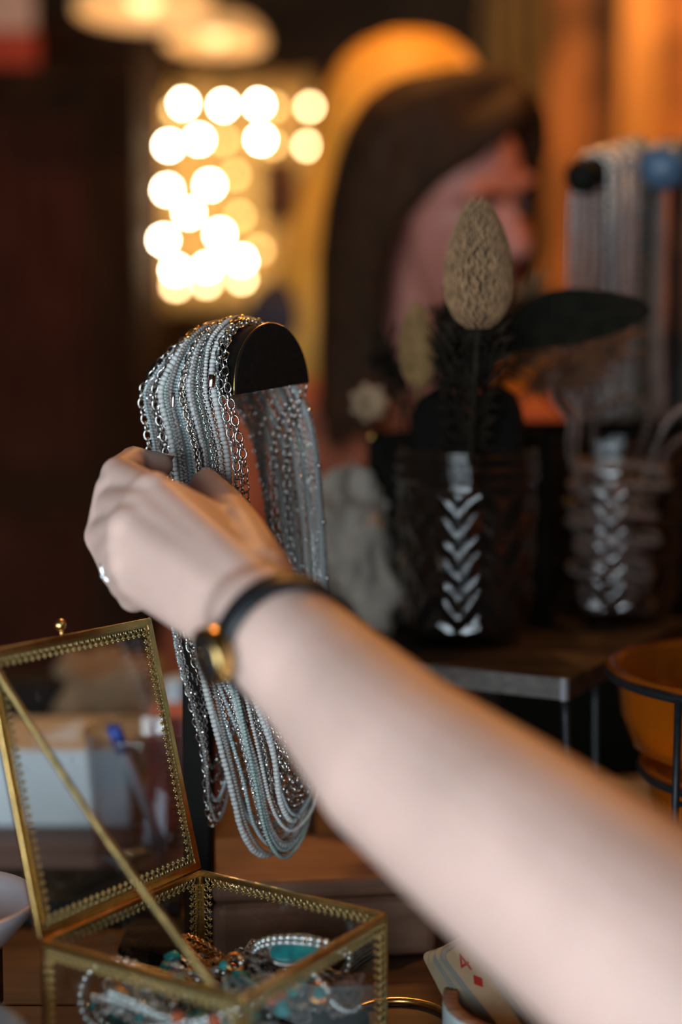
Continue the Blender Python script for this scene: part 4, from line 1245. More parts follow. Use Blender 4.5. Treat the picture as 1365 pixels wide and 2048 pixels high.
for (x, y) in ((545, 2000), (560, 1992), (350, 2038), (430, 2042)):
    tstone(x, y, .029, .0030, 'coral', 'small orange coral bead in the jewellery heap', 'bead', 'coral beads in the box', 'coral_bead')
for (x, y, r) in ((255, 1965, .0046), (275, 1945, .0034), (470, 1925, .004), (690, 2000, .0042)):
    c = in_box(x, y, .026)
    x_, y_, z_ = frame_from(V((random.uniform(-.5, .5), -.6, .7)))
    tag(MB().torus(c, r, .0010, x_, y_, 20, 8).build('finger_ring', 'copper'), 'plain copper finger ring lying on the jewellery heap', 'ring', 'copper rings in the box')
for q in range(46):
    c = bp(.010 + .087 * random.random(), .010 + .087 * random.random(), .030 + .014 * random.random()); r = random.uniform(.0014, .0026)
    m_, l_ = random.choice((('rhinestone', 'clear glittering crystal'), ('silver_bright', 'bright silver'), ('turquoise', 'tiny turquoise'), ('rhinestone', 'clear glittering crystal')))
    b = MB().sphere(c, (r, r, r * .9), 8, 6)
    tag(b.build('loose_bead', m_), l_ + ' loose bead scattered over the jewellery heap', 'bead', 'loose beads on the heap')
def link_mesh(Lk, Wk, wire, m, nm='link', nu=12, nv=5):
    b = MB(); b.torus((0, 0, 0), 1.0, wire, V((Wk / 2, 0, 0)), V((0, 0, Lk / 2)), nu, nv)
    me = b.mesh(nm); me.materials.append(MATS[m]); return me
def fine_chain(pts, Lk, Wk, wire, closed=True):
    b = MB()
    for i, (p, tn) in enumerate(resample(pts, Lk * .72, closed)):
        x, y, z = frame_from(tn); s_ = x if i % 2 else y
        b.torus(p, 1.0, wire, s_ * (Wk / 2), z * (Lk / 2), 7, 4)
    return b
for k, (cx_, cy_, m, lab) in enumerate(((300, 2010, 'silver', 'tangled fine silver chain near the front lace edge'), (520, 1940, 'silver', 'tangled fine silver chain in the middle of the heap'),
        (650, 1980, 'silver_dark', 'tangled dark silver chain near the right glass wall'), (420, 1935, 'copper', 'tangled fine copper chain below the stay chain'),
        (690, 1990, 'bead_rose', 'tangled rosy grey chain in the right corner of the box'), (480, 2020, 'bead_green', 'tangled pale green chain near the front corner'),
        (380, 1965, 'silver_bright', 'tangled bright silver chain along the front lace edge'), (580, 2010, 'silver', 'tangled silver chain around the coral beads'), (250, 2030, 'silver_bright', 'tangled bright silver chain under the wide bracelet'))):
    c = in_box(cx_, cy_, .014); pts = []
    for q in range(16):
        a = q * 2.4; r_ = random.uniform(.006, .020)
        pts.append(clampbox(c + V((r_ * math.cos(a), r_ * math.sin(a), random.uniform(-.008, .012)))))
    b = fine_chain(catmull(pts, 8, True), .0026, .0019, .00042)
    tag(b.build('fine_chain', m), lab, 'chain')
for k in range(10):                                       # lower layer that fills the box
    u, v = .018 + .07 * random.random(), .018 + .07 * random.random(); c = bp(u, v, .029)
    R_ = random.uniform(.010, .016)
    pts = [clampbox(c + V((R_ * math.cos(a), R_ * math.sin(a), .003 * math.sin(2 * a + k)))) for a in [2 * math.pi * q / 24 for q in range(24)]]
    bead_string('bead_bracelet', pts, .0019, .0034, ('silver_dark', 'bead_blue', 'silver', 'turquoise', 'bead_smoke')[k % 5],
                'small %s bead bracelet at the bottom of the glass box' % ('dark silver', 'pale blue', 'silver', 'turquoise', 'smoky brown')[k % 5], 'bracelet', 'bracelets at the bottom of the box')

# brass bangle beside the box
bg_ = on_z(800, 2052, .003)
tag(MB().torus(V((bg_.x, bg_.y + .004, .0022)), .026, .0020, (1, 0, 0), (0, 1, 0), 48, 8).build('bangle', 'brass'), 'polished brass bangle lying on the table beside the glass box', 'bangle')

# ------------------------------------------------------------------ wooden dish with playing cards
cz = .023
rc = P(886, 2003, .655); cc = V((rc.x + .043, rc.y, 0))
t = thing('card_dish', 'round white-painted dish with a raw wooden rim holding playing cards', 'dish', cc)
MB().lathe(cc, [(.0005, 0), (.041, 0), (.043, .002), (.043, cz - .001)], 56).build('outer_wall', 'bowl_white', t)
MB().lathe(cc, [(.043, cz - .001), (.0428, cz), (.0365, cz), (.036, cz - .001), (.035, .006), (.0005, .006)], 56).build('rim', 'bowl_raw_wood', t)
Wd = V((.74, .62, .22)).normalized()
Lv = V((-.64, .42, .60)); Lv = (Lv - Wd * Lv.dot(Wd)).normalized()
Nv = Wd.cross(Lv)
if Nv.dot(CAM - cc) < 0: Nv = -Nv
def text_mesh(ch, size, m):
    cu = bpy.data.curves.new('glyph', 'FONT'); cu.body = ch; cu.size = size; cu.extrude = .00003
    cu.align_x = 'CENTER'; cu.align_y = 'CENTER'
    ob = bpy.data.objects.new('glyph', cu); COL.objects.link(ob)
    dg = bpy.context.evaluated_depsgraph_get(); dg.update()
    me = bpy.data.meshes.new_from_object(ob.evaluated_get(dg))
    bpy.data.objects.remove(ob); me.name = 'glyph'
    me.materials.clear(); me.materials.append(MATS[m]); return me
def pip_diamond(s_):
    b = MB(); b.add([(0, -s_, 0), (s_ * .78, 0, 0), (0, s_, 0), (-s_ * .78, 0, 0), (0, -s_, -.0001), (s_ * .78, 0, -.0001), (0, s_, -.0001), (-s_ * .78, 0, -.0001)],
          [(0, 1, 2, 3), (7, 6, 5, 4), (0, 4, 5, 1), (1, 5, 6, 2), (2, 6, 7, 3), (3, 7, 4, 0)], False)
    me = b.mesh('pip'); me.materials.append(MATS['ink_red']); return me
def pip_spade(s_):
    b = MB()
    for (x, y, r) in ((-.4, -.15, .42), (.4, -.15, .42), (0, .25, .40)):
        b.lathe((x * s_, y * s_, 0), [(.0001, 0), (r * s_, 0), (r * s_, -.0001), (.0001, -.0001)], 14)
    b.add([(-.14 * s_, -.9 * s_, 0), (.14 * s_, -.9 * s_, 0), (.05 * s_, 0, 0), (-.05 * s_, 0, 0)], [(0, 1, 2, 3)])
    me = b.mesh('pip'); me.materials.append(MATS['ink_black']); return me
g4 = text_mesh('4', .0115, 'ink_red'); g8 = text_mesh('8', .0115, 'ink_red'); gq = text_mesh('9', .0115, 'ink_black')
pd = pip_diamond(.0036); ps = pip_spade(.0038)
CW, CH = .0315, .044
def card_mesh(m):
    b = MB(); pts = []; rr = .0035
    for (sx, sy, a0) in ((1, 1, 0), (-1, 1, 90), (-1, -1, 180), (1, -1, 270)):
        for q in range(5):
            a = math.radians(a0 + 22.5 * q); pts.append(((CW - rr) * sx + rr * math.cos(a), (CH - rr) * sy + rr * math.sin(a)))
    n_ = len(pts); tk = .00013
    b.add([(x, y, tk) for x, y in pts] + [(x, y, -tk) for x, y in pts], [tuple(range(n_)), tuple(range(2 * n_ - 1, n_ - 1, -1))] + [(i, n_ + i, n_ + (i + 1) % n_, (i + 1) % n_) for i in range(n_)], False)
    me = b.mesh('playing_card'); me.materials.append(MATS[m]); return me
cmA, cmB = card_mesh('card_face'), card_mesh('card_grey')
tl4 = P(884, 1906, .672)                                    # top-left corner of the four of diamonds
R3 = axes(Wd, Lv, Nv)
for k in range(-8, 9):
    f = k if k <= 0 else k
    org = tl4 + Wd * (CW) - Lv * CH + Wd * (.0017 * k if k < 0 else .0125 * min(k, 1) + .0021 * max(0, k - 1)) + Nv * (.0011 * k) + Lv * (.0006 * ((k * 7) % 5 - 2))
    rz = M.Rotation(math.radians((1.5 * k if k < 0 else -1.2 * k)), 3, 'Z')
    o = bpy.data.objects.new('playing_card', cmA if k % 3 == 0 or k < -6 else cmB); COL.objects.link(o)
    o.matrix_world = M.Translation(org) @ (R3 @ rz).to_4x4(); WL[o.name] = org
    lab = 'worn playing card tucked behind the four of diamonds' if k < 0 else ('four of diamonds card leaning in the white wooden dish' if k == 0 else 'worn playing card stacked in front of the four of diamonds')
    if k == 1: lab = 'eight of diamonds card stacked directly on the four of diamonds'
    if k == -1: lab = 'nine of spades card tucked directly behind the four of diamonds'
    tag(o, lab, 'playing card', 'playing cards in the dish')
    if k in (0, 1, -1):
        g, p_ = {0: (g4, pd), 1: (g8, pd), -1: (gq, ps)}[k]
        for (nm, me, x, y) in (('index_number', g, -CW + .0062, CH - .0088), ('index_pip', p_, -CW + .0064, CH - .0188)):
            c_ = bpy.data.objects.new(nm, me); COL.objects.link(c_); c_.parent = o
            c_.location = (x, y, .00022)
            if nm == 'index_number': c_.scale = (1, 1.15, 1)

# ------------------------------------------------------------------ black necklace stand in focus
C0 = P(545, 777, .725)
BU = V((.520, .846, .095)).normalized()            # across the bar, front to back
BA = V((-.852, .524, 0)).normalized()               # along the bar, away from the camera
BZ = BA.cross(BU); BZ = BZ if BZ.z > 0 else -BZ
BR, BL = .0322, .060
def bw(s): return BR * (1 - .10 * s * s)
def bh(s): return BR * (1 - .40 * s ** 2.2)
ps_ = V((P(398, 1500, .752).x, P(398, 1500, .752).y, 0))
t = thing('necklace_stand', 'black half-round bar stand loaded with silver and pale bead necklaces', 'stand', ps_)
b = MB(); rows = 14; nn = 33; vs = []
for j in range(rows):
    s = j / (rows - 1)
    for i in range(nn):
        a = math.pi * i / (nn - 1)
        vs.append(C0 + BA * (BL * s + .0012) - BU * (bw(s) * math.cos(a) - 0) + BZ * (bh(s) * math.sin(a)))
fs = [(j * nn + i, j * nn + i + 1, (j + 1) * nn + i + 1, (j + 1) * nn + i) for j in range(rows - 1) for i in range(nn - 1)]
fs += [(j * nn + nn - 1, j * nn, (j + 1) * nn, (j + 1) * nn + nn - 1) for j in range(rows - 1)]
fs += [tuple(range(nn)), tuple((rows - 1) * nn + i for i in range(nn - 1, -1, -1))]
b.add(vs, fs); b.build('bar', 'black_satin', t)
b = MB(); vs = []
for k in (0, 1):
    for i in range(nn):
        a = math.pi * i / (nn - 1)
        vs.append(C0 - BA * (.0012 * (1 - k)) + BA * .0010 * k - BU * ((BR + .0009) * math.cos(a)) + BZ * ((BR + .0009) * math.sin(a)))
fs = [tuple(range(nn - 1, -1, -1)), tuple(nn + i for i in range(nn))] + [(i, i + 1, nn + i + 1, nn + i) for i in range(nn - 1)] + [(nn - 1, 0, nn, 2 * nn - 1)]
b.add(vs, fs, False); b.build('end_plate', 'black_felt', t, bevel=.0004)
b = MB(); b.torus(C0, 1, .0003, BU, BZ, 4, 3); 
rimp = [C0 - BU * ((BR + .0009) * math.cos(math.pi * i / 32)) + BZ * ((BR + .0009) * math.sin(math.pi * i / 32)) for i in range(33)]
MB().tube(rimp, .00045, 6).build('edge_rim', 'brass', t)
pz = C0.z + .004
MB().box((ps_.x, ps_.y, (pz + .012) / 2), .0075, .011, (pz - .012) / 2).build('post', 'black_satin', t, bevel=.002)
MB().box((ps_.x - .018, ps_.y + .006, .006), .024, .022, .006).build('base', 'black_satin', t, bevel=.002)

# ------------------------------------------------------------------ the necklaces on it
random.seed(31)
def lerp(a, b, q): return a + (b - a) * q
def af_px(p):
    d = p - CAM; return W / 2 + F * d.dot(RT) / d.dot(FW)
def strand_path(s, lay, yb, left=False, jx=0.0, bx=0.0):
    """closed loop over the bar at fraction s of its length (0 = free end)"""
    top_s = .17 + .56 * s
    arch = []
    for k in range(9):
        a = math.pi * k / 8
        ss = max(.0, min(1, (lerp(s, top_s, math.sin(a)) if k <= 4 else lerp(s * .95, top_s, math.sin(a))) + random.uniform(-.022, .022) * math.sin(a)))
        arch.append(C0 + BA * (BL * ss + .001) - BU * ((bw(ss) + lay) * math.cos(a)) + BZ * ((bh(ss) + lay) * math.sin(a)))
    af, ab = arch[0], arch[-1]
    df = (af - CAM).dot(FW); db = (ab - CAM).dot(FW)
    j = lambda m: random.uniform(-m, m)
    x1 = lerp(494, 306, s) + jx; x2 = lerp(512, 352, s) + jx * .8 + j(5); x3 = lerp(560, 432, s ** .9) + j(12)
    if left: x2 = 352 + (1 - s) * 60 + j(4); x3 = 402 + j(8)
    d1 = df + .000 - lay * .4; d2 = lerp(.702, .722, s) - lay * .3; d3 = lerp(.712, .728, s)
    xb1 = lerp(648, 505, s) + j(6) + lay * 1500 + bx; xb2 = lerp(664, 560, s) + j(6) + lay * 400 + bx; xb3 = lerp(652, 575, s) + j(12)
    if left: xb3 = 455 + j(10); xb2 = lerp(600, 540, s)
    xm = lerp(x3, xb3, .5); dm = (d3 + .752) / 2
    fr = [P(lerp(af_px(af), x1, .55), 865, lerp(df, d1, .55)), P(x1, 945, d1), P(x2, 1290, d2), P(x3, yb - 150, d3)]
    bt = [P(lerp(x3, xb3, .22), yb - 38, lerp(d3, .756, .22)), P(lerp(x3, xb3, .52), yb, lerp(d3, .756, .55)), P(lerp(x3, xb3, .86), yb - 52, .752)]
    bk = [P(xb3, yb - 160, .764), P(xb2, 1200, lerp(.770, .790, s)), P(xb1, 900, lerp(.762, .792, s))]
    pts = arch[::-1] + fr + bt + bk           # back -> over the top -> down the front -> round the bottom -> up the back
    return catmull(pts, 10, True)

GRP = 'necklaces on the black half-round stand'
def bead_me(r, half, m):
    prof = [(r * .25, -half), (r * .74, -half * .92), (r * .97, -half * .5), (r, 0), (r * .97, half * .5), (r * .74, half * .92), (r * .25, half)]
    me = MB().lathe((0, 0, 0), prof, 10).mesh('bead'); me.materials.append(MATS[m]); return me
bead_cache = {}
def big_beads(pts, r, m, label):
    pitch = r * 1.32
    if (r, m) not in bead_cache: bead_cache[(r, m)] = [bead_me(r * q, r * .66 * q, m) for q in (.93, 1.0, 1.05)]
    t = thing('bead_necklace', label, 'necklace', V((pts[0].x, pts[0].y, min(p.z for p in pts))), GRP)
    MB().tube(pts[::3], .0004, 4, closed=True).build('thread', 'pale_cord', t)
    for (p, tn) in resample(pts, pitch, True):
        x, y, z = frame_from(tn + V((random.uniform(-.12, .12), random.uniform(-.12, .12), random.uniform(-.12, .12))))
        inst('bead', random.choice(bead_cache[(r, m)]), t, p + V((random.uniform(-1, 1), random.uniform(-1, 1), 0)) * .00012, axes(x, y, z))
    return t
def small_beads(pts, r, m, label):
    b = MB()
    for (p, tn) in resample(pts, r * 1.42, True):
        x, y, z = frame_from(tn); q = r * random.uniform(.9, 1.07)
        b.sphere(p, (q, q, r * .72), 7, 5, (x, y, z))
    t = thing('seed_bead_necklace', label, 'necklace', b.base(), GRP)
    o = b.build('seed_beads', m, t); o['kind'] = 'stuff'
    return t
link_cache = {}
def oval_chain(pts, Lk, Wk, wire, m, label):
    key = (Lk, Wk, m)
    if key not in link_cache: link_cache[key] = link_mesh(Lk, Wk, wire, m, 'link', 14, 6)
    t = thing('chain_necklace', label, 'necklace', V((pts[0].x, pts[0].y, min(p.z for p in pts))), GRP)
    hint = BU
    for i, (p, tn) in enumerate(resample(pts, Lk * .80, True)):
        z = tn; y = (CAM - p).normalized(); y = (y - z * y.dot(z)).normalized(); x = y.cross(z)
        a = math.radians((22 if i % 2 else 112) + random.uniform(-14, 14))
        xx = x * math.cos(a) + y * math.sin(a); yy = z.cross(xx)
        inst('link', link_cache[key], t, p, axes(xx, yy, z))
    return t
ball_me = MB().sphere((0, 0, 0), .00135, 10, 8).mesh('silver_ball'); ball_me.materials.append(MATS['silver_bright'])
def ball_chain(pts, Lk, Wk, m, label, every=.026, off=0.0):
    b = fine_chain(pts, Lk, Wk, .00032)
    t = thing('fine_chain_necklace', label, 'necklace', b.base(), GRP)
    o = b.build('chain_links', m, t); o['kind'] = 'stuff'
    if every:
        for (p, tn) in resample(pts[int(off):] + pts[:int(off)], every, True): inst('silver_ball', ball_me, t, p, I3)
    return t
OV = (.0052, .0037, .00042)
# ---- upper layer, ordered from the free end of the bar
lay = .0022
oval_chain(strand_path(.02, lay, 1590, bx=-70), *OV, 'silver', 'silver oval link chain nearest the black end plate')
oval_chain(strand_path(.09, lay + .0006, 1610, jx=-3, bx=-90), *OV, 'silver', 'silver oval link chain second from the black end plate')
big_beads(strand_path(.17, lay, 1640, jx=-5), .00165, 'bead_pale', 'pale grey bead necklace just behind the two oval link chains')
for k in range(3):
    ball_chain(strand_path(.21 + .035 * k, lay - .0004, 1560 + 40 * k, jx=-4), .0024, .0017, 'silver', 'fine silver chain with tiny balls beside the pale bead strands', .024 + .004 * k, 20 * k)
small_beads(strand_path(.33, lay, 1715), .00125, 'bead_green', 'pale green seed bead necklace among the silver chains')
small_beads(strand_path(.37, lay + .0003, 1700), .00125, 'bead_green', 'pale green seed bead necklace among the silver chains')
big_beads(strand_path(.43, lay + .0004, 1690, jx=4), .00180, 'bead_pale', 'chunky pale grey bead necklace in the middle of the bar')
oval_chain(strand_path(.51, lay + .0008, 1560), .0046, .0032, .00045, 'silver_warm_glint', 'silver link chain coloured with a warm glint in the middle of the bar')
for k in range(3):
    small_beads(strand_path(.57 + .034 * k, lay + .0002 * k, 1600 + 45 * k, jx=3), .00115, 'bead_blue', 'slim pale blue seed bead necklace in a bunch of three')
small_beads(strand_path(.69, lay - .001, 1660), .0012, 'bead_grey', 'grey seed bead necklace tucked between pale blue strands')
big_beads(strand_path(.75, lay + .0006, 1710), .00178, 'bead_pale', 'chunky pale grey bead necklace closest to the thumb and finger')
oval_chain(strand_path(.83, lay + .0002, 1580), *OV, 'silver', 'silver oval link chain second from the far end of the bar')
ball_chain(strand_path(.88, lay - .0006, 1620, True), .0026, .0018, 'silver_dark', 'dark fine chain with silver balls at the far end', .022, 0)
small_beads(strand_path(.91, lay - .0004, 1640, True), .0011, 'bead_grey', 'thin grey seed bead necklace at the far end of the bar')
oval_chain(strand_path(.985, lay + .0002, 1650, True, jx=-4), *OV, 'silver', 'silver oval link chain at the far end of the bar')
small_beads(strand_path(.95, lay - .0004, 1600, True), .0011, 'bead_blue', 'thin pale blue seed bead necklace at the far end of the bar')
# ---- lower layers that fill the bundle
for k, s in enumerate((.06, .13, .19, .27, .31, .40, .47, .54, .61, .66, .72, .79)):
    yb = 1515 + 12 * ((k * 7) % 12)
    if k % 3 == 0: ball_chain(strand_path(s, .0006, yb), .0022, .0016, 'silver_dark', 'fine dark silver chain hanging beneath the bead strands', .03, 13 * k)
    elif k % 3 == 1: small_beads(strand_path(s, .0012, yb + 30), .0011, ('bead_blue', 'bead_grey', 'bead_pale', 'bead_green')[(k // 3) % 4], ('pale blue', 'grey', 'white', 'pale green')[(k // 3) % 4] + ' seed bead necklace hanging beneath the others')
    else: ball_chain(strand_path(s, .0008, yb + 60), .0026, .0018, 'silver', 'fine silver chain with bright balls hanging beneath the others', .017, 9 * k)
for k in range(10):
    ball_chain(strand_path(.42 + .058 * k, .0002, 1500 + 9 * ((k * 3) % 10), k > 7, bx=-64 + 7 * k), .0028, .0020, 'silver_dark', 'dark fine chain hanging innermost against the bar', .04, 31 * k)
# ---- outer layer bulging at the back
for k, s in enumerate((.22, .30, .36, .45, .60)):
    if k % 2 == 0: small_beads(strand_path(s, .0052, 1660 + 12 * k, jx=-8), .0012, 'bead_grey' if k else 'bead_pale', ('white', '', 'grey', '', 'grey')[k] + ' seed bead necklace riding over the top of the heap')
    else: ball_chain(strand_path(s, .0050, 1540 + 30 * k, jx=-8), .0026, .0018, 'silver', 'fine silver chain riding over the top of the heap', .015, 40 * k)
# clasps: tube ends and lobster clasps lying on the top of the heap
for (x, y, d, ln_, r_, dx) in ((424, 762, .690, .0065, .0019, .12), (347, 800, .702, .0075, .0011, .05)):
    c = P(x, y, d); dv = V((dx, 0, 1)).normalized()
    tag(MB().lathe(c - dv * ln_ / 2, [(.0002, 0), (r_ * .8, 0), (r_, .0006), (r_, ln_ - .0006), (r_ * .8, ln_), (.0002, ln_)], 16, dv).build('clasp_tube', 'silver_bright'),
        'polished silver tube clasp among the bead strands' if r_ > .0015 else 'slim silver bar pendant beside the chunky pale beads', 'clasp')
for k, (q, s) in enumerate(((.42, .35), (.36, .62), (.45, .55), (.40, .20))):
    a = math.pi * q
    c = C0 + BA * (BL * s) - BU * ((bw(s) + .0055) * math.cos(a)) + BZ * ((bh(s) + .0055) * math.sin(a))
    tg_ = (BU * math.sin(a) + BZ * math.cos(a)).normalized(); b = MB()
    b.torus(c, .0028, .0007, tg_ * 1.6, BA * .8, 18, 6); b.capsule(c + tg_ * .0045, c + tg_ * .0065, .0009, .0007, 8)
    tag(b.build('lobster_clasp', 'brass'), 'small golden lobster clasp on top of the necklace heap', 'clasp', 'clasps on top of the heap')

# ------------------------------------------------------------------ the reaching arm and hand (left hand, back towards us)
b = MB()
def Hh(x, y, d): return P(x, y, d)
wrist = Hh(527, 1246, .565)
fore = [wrist, Hh(650, 1362, .545), Hh(800, 1522, .515), Hh(1000, 1672, .485), Hh(1250, 1862, .452)]
vdir = (fore[-1] - fore[-2]).normalized()
elbow = fore[-1] + vdir * .085
b.chain(fore + [elbow], [.0235, .0268, .0328, .0362, .0390, .041], 24)
b.chain([Hh(548, 1215, .575), Hh(665, 1330, .553)], [.0165, .020], 20)
shoulder = elbow + V((.16, -.10, .20))
b.chain([elbow, elbow.lerp(shoulder, .5), shoulder], [.042, .046, .056], 20)
MC = {'index': Hh(305, 990, .630), 'middle': Hh(262, 1058, .618), 'ring': Hh(262, 1122, .616), 'little': Hh(300, 1180, .616)}
wr_off = {'index': Hh(505, 1188, .575), 'middle': Hh(500, 1222, .570), 'ring': Hh(487, 1248, .571), 'little': Hh(478, 1268, .575)}
rm = {'index': (.0150, .0105), 'middle': (.0150, .0108), 'ring': (.0142, .0102), 'little': (.0130, .0090)}
for k in MC:
    b.capsule(wr_off[k], MC[k], *rm[k]); 
    b.capsule(wrist, wr_off[k], .019, rm[k][0])
    b.sphere(MC[k] + (CAM - MC[k]).normalized() * .002, rm[k][1] * 1.04, 14, 10)
b.capsule(MC['index'], MC['middle'], .010, .010); b.capsule(MC['middle'], MC['ring'], .010, .010); b.capsule(MC['ring'], MC['little'], .010, .009)
FG = {'index': ([Hh(238, 950, .662), Hh(268, 926, .686), Hh(320, 931, .692)], (.0098, .0086, .0080, .0068)),
      'middle': ([Hh(208, 1072, .656), Hh(275, 1040, .682), Hh(330, 1012, .688)], (.0098, .0090, .0080, .0070)),
      'ring': ([Hh(236, 1138, .655), Hh(290, 1100, .680), Hh(345, 1072, .685)], (.0094, .0086, .0078, .0068)),
      'little': ([Hh(268, 1192, .648), Hh(310, 1158, .668), Hh(350, 1132, .672)], (.0082, .0074, .0066, .0058))}
for k, (jt, rs_) in FG.items():
    b.chain([MC[k]] + jt, list(rs_), 16)
    for q in (0, 1): b.sphere(jt[q], rs_[q + 1] * 1.06, 12, 8)
def fill(p, q, r0, r1): b.capsule(p, q, r0, r1)
fill(Hh(226, 980, .658), Hh(212, 1052, .656), .0088, .0088)           # the fingers lie side by side
fill(Hh(214, 1088, .656), Hh(234, 1128, .655), .0086, .0086)
fill(Hh(240, 1150, .654), Hh(264, 1184, .650), .0078, .0076)
ks = ('index', 'middle', 'ring', 'little')
for i in range(3):
    a_, c_ = ks[i], ks[i + 1]
    m0 = MC[a_].lerp(MC[c_], .5); pj = FG[a_][0][0].lerp(FG[c_][0][0], .5)
    b.capsule(wr_off[a_].lerp(wr_off[c_], .5), m0, .0148, .0112)
    tw = (CAM - m0).normalized() * .0015
    b.capsule(m0 + tw, m0.lerp(pj, .8) + tw, .0112, .0098)
TH = [Hh(512, 1165, .588), Hh(474, 1078, .622), Hh(446, 1018, .655), Hh(415, 976, .684)]
b.chain(TH, [.0168, .0142, .0110, .0088], 18)
b.capsule(MC['index'].lerp(TH[1], .12), TH[1], .0105, .0110)
b.capsule(MC['index'].lerp(TH[1], .2), TH[0], .0110, .0140)
b.sphere(TH[3] + (TH[3] - TH[2]).normalized() * .002, .0088, 12, 8)
for k in ('index', 'middle', 'ring', 'little'):                     # extensor tendons under the skin
    p, q = wr_off[k].lerp(MC[k], .25), MC[k].lerp(wr_off[k], .08)
    tow = (CAM - p).normalized()
    b.capsule(p + tow * (rm[k][0] * .86 - .0012), q + tow * (rm[k][1] * .84), .0026, .0028, 10)
ARM = remesh(b, .0013, 16, .5).build('person', 'skin')
tag(ARM, 'bare arm of a person reaching in, hand pinching a bunch of necklaces', 'person')
def nail(tip, prev, back, w, l, name='fingernail'):
    tip, prev = V(tip), V(prev); d = (tip - prev).normalized(); n = V(back); n = (n - d * n.dot(d)).normalized(); x = d.cross(n)
    bb = MB(); bb.grid(lambda u, v: tip + x * (w * math.sin((u - .5) * 2.2)) + n * (w * math.cos((u - .5) * 2.2) * .98 - .0002) + d * (l * (v - .25)), 9, 6, .0005)
    return bb.build(name, 'nail', ARM)
nail(FG['index'][0][2], FG['index'][0][1], V((0, .75, .65)), .0064, .0105)
nail(FG['middle'][0][2], FG['middle'][0][1], V((0, .6, .6)), .0066, .0100)
nail(FG['ring'][0][2], FG['ring'][0][1], V((0, .6, .6)), .0064, .0095)
nail(FG['little'][0][2], FG['little'][0][1], V((0, .6, .6)), .0054, .0085)
nail(TH[3], TH[2], V((.65, .3, .6)), .0084, .0110)
b = MB(); q0 = elbow.lerp(shoulder, .45)
b.chain([q0, q0.lerp(shoulder, .5), shoulder + (shoulder - elbow).normalized() * .01], [.054, .060, .066], 22)
remesh(b, .004, 3).build('sleeve', 'navy_top', ARM)

# ring on the ring finger
pj, pm = FG['ring'][0][0], MC['ring']
dr = (pj - pm).normalized(); x, y, z = frame_from(dr); rc = pm.lerp(pj, .60)
t = thing('finger_ring', 'slim silver ring on the reaching hand', 'ring', rc)
MB().torus(rc, .0096, .0007, x, y, 36, 8).build('band', 'silver_bright', t)
MB().sphere(rc + (V((-.8, -.2, -.4)).normalized() - dr * V((-.8, -.2, -.4)).normalized().dot(dr)).normalized() * .0100, .0013, 10, 8).build('stone', 'rhinestone', t)

# ------------------------------------------------------------------ wristwatch
ctr = Hh(572, 1283, .562)
an_ = (fore[2] - wrist).normalized()
tow = (CAM - ctr).normalized()
an_ = (an_ + tow * .30).normalized()
sl = [v.co + ARM.location for v in ARM.data.vertices if abs((v.co + ARM.location - ctr).dot(an_)) < .0035 and (v.co + ARM.location - ctr).length < .05]
ctr = sum(sl, V((0, 0, 0))) / len(sl)
ux = V((.62, 0, .78)); ux = (ux - an_ * ux.dot(an_)).normalized()     # towards the upper-right edge of the wrist
uy = an_.cross(ux)
if uy.dot(tow) < 0: uy = -uy
NN = 60; rad = [0.0] * NN                                              # strap radius measured on the wrist itself
for p in sl:
    d = p - ctr; q = int(round(math.atan2(d.dot(uy), d.dot(ux)) / (2 * math.pi) * NN)) % NN
    rad[q] = max(rad[q], (d - an_ * d.dot(an_)).length)
for _ in range(3): rad = [max(rad[q], (rad[q - 1] + rad[(q + 1) % NN]) / 2) for q in range(NN)]
for _ in range(4): rad = [max(rad[q], (rad[q - 1] + rad[q] + rad[(q + 1) % NN]) / 3) for q in range(NN)]
def sp(a):
    f = (a / (2 * math.pi) * NN) % NN; q = int(f); r = rad[q % NN] + (rad[(q + 1) % NN] - rad[q % NN]) * (f - q) + .0012
    return ctr + (ux * math.cos(a) + uy * math.sin(a)) * r
def snrm(a):
    tg_ = sp(a + .06) - sp(a - .06); n_ = tg_.cross(an_).normalized()
    return n_ if n_.dot(sp(a) - ctr) > 0 else -n_
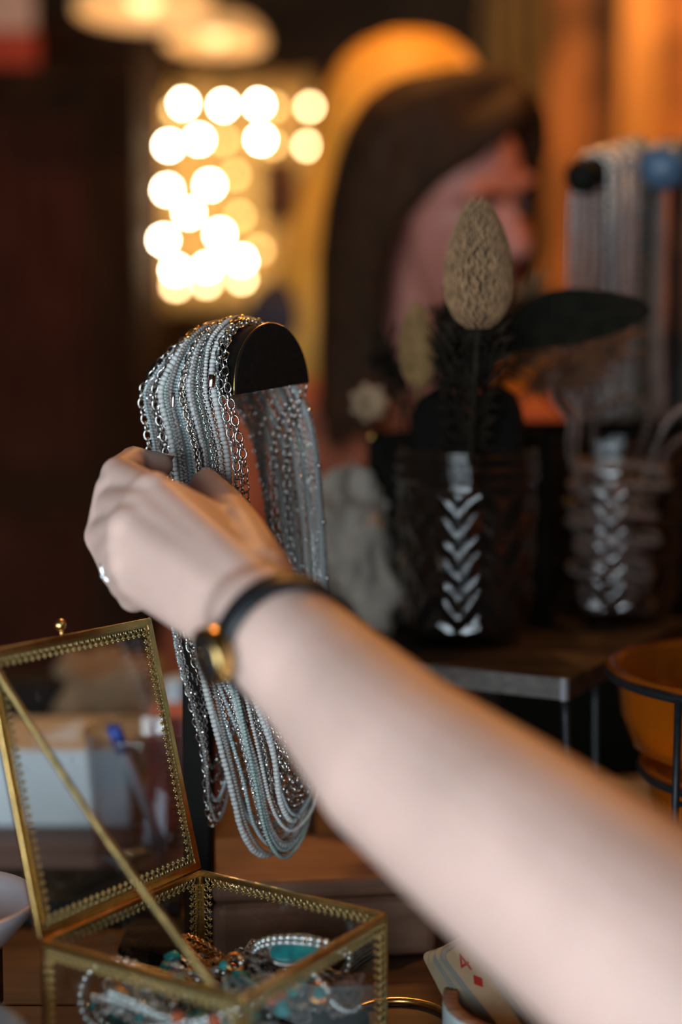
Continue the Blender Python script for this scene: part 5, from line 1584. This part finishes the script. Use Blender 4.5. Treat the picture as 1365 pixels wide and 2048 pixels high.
def pix(p):
    d = p - CAM; z = d.dot(FW); return (W / 2 + F * d.dot(RT) / z, H / 2 - F * d.dot(UP) / z)
t = thing('wristwatch', 'black leather strap watch with a gold case on the reaching wrist', 'watch', ctr - V((0, 0, .025)))
b = MB(); hw, tk = .0056, .0012; vs = []
for i in range(NN):
    a = 2 * math.pi * i / NN; c_ = sp(a); nr = snrm(a)
    for (q, s) in ((-1, 0), (-.9, 1), (.9, 1), (1, 0), (.9, -.9), (-.9, -.9)):
        vs.append(c_ + an_ * (hw * q) + nr * (tk * s))
fs = [(i * 6 + k, i * 6 + (k + 1) % 6, ((i + 1) % NN) * 6 + (k + 1) % 6, ((i + 1) % NN) * 6 + k) for i in range(NN) for k in range(6)]
b.add(vs, fs); b.build('strap', 'leather_black', t)
def off_(a):
    x_, y_ = pix(sp(a)); return (x_ - 492) ** 2 + (y_ - 1318) ** 2
ca_ = min([2 * math.pi * q / 240 for q in range(240)], key=lambda a: off_(a) + (1e6 if snrm(a).dot(tow) < .42 else 0))
wn = snrm(ca_); wc_ = sp(ca_) + wn * .0006
MB().lathe(wc_ - wn * .0005, [(.0003, 0), (.0105, 0), (.0118, .0012), (.0118, .0062), (.0110, .0072), (.0102, .0072), (.0102, .0065), (.0003, .0065)], 40, wn).build('case', 'brass', t)
wc_ = wc_ + wn * .0010
dl = MB().lathe(wc_ + wn * .0052, [(.0003, 0), (.0103, 0), (.0103, .0005), (.0003, .0005)], 40, wn).build('dial', 'leather_black', t)
xx, yy, zz = frame_from(wn)
MB().tube([wc_ + wn * .006, wc_ + wn * .006 + xx * .0065], .0003, 4).build('watch_hand', 'brass', dl)
MB().tube([wc_ + wn * .006, wc_ + wn * .006 + yy * .0045], .0003, 4).build('watch_hand', 'brass', dl)
MB().lathe(wc_ + wn * .0062, [(.0104, 0), (.008, .0008), (.0003, .0011)], 32, wn).build('crystal', 'tumbler_glass', t)
MB().tube([wc_ + wn * .003 + an_ * .012, wc_ + wn * .003 + an_ * .0148], .0013, 10).build('crown', 'brass', t)
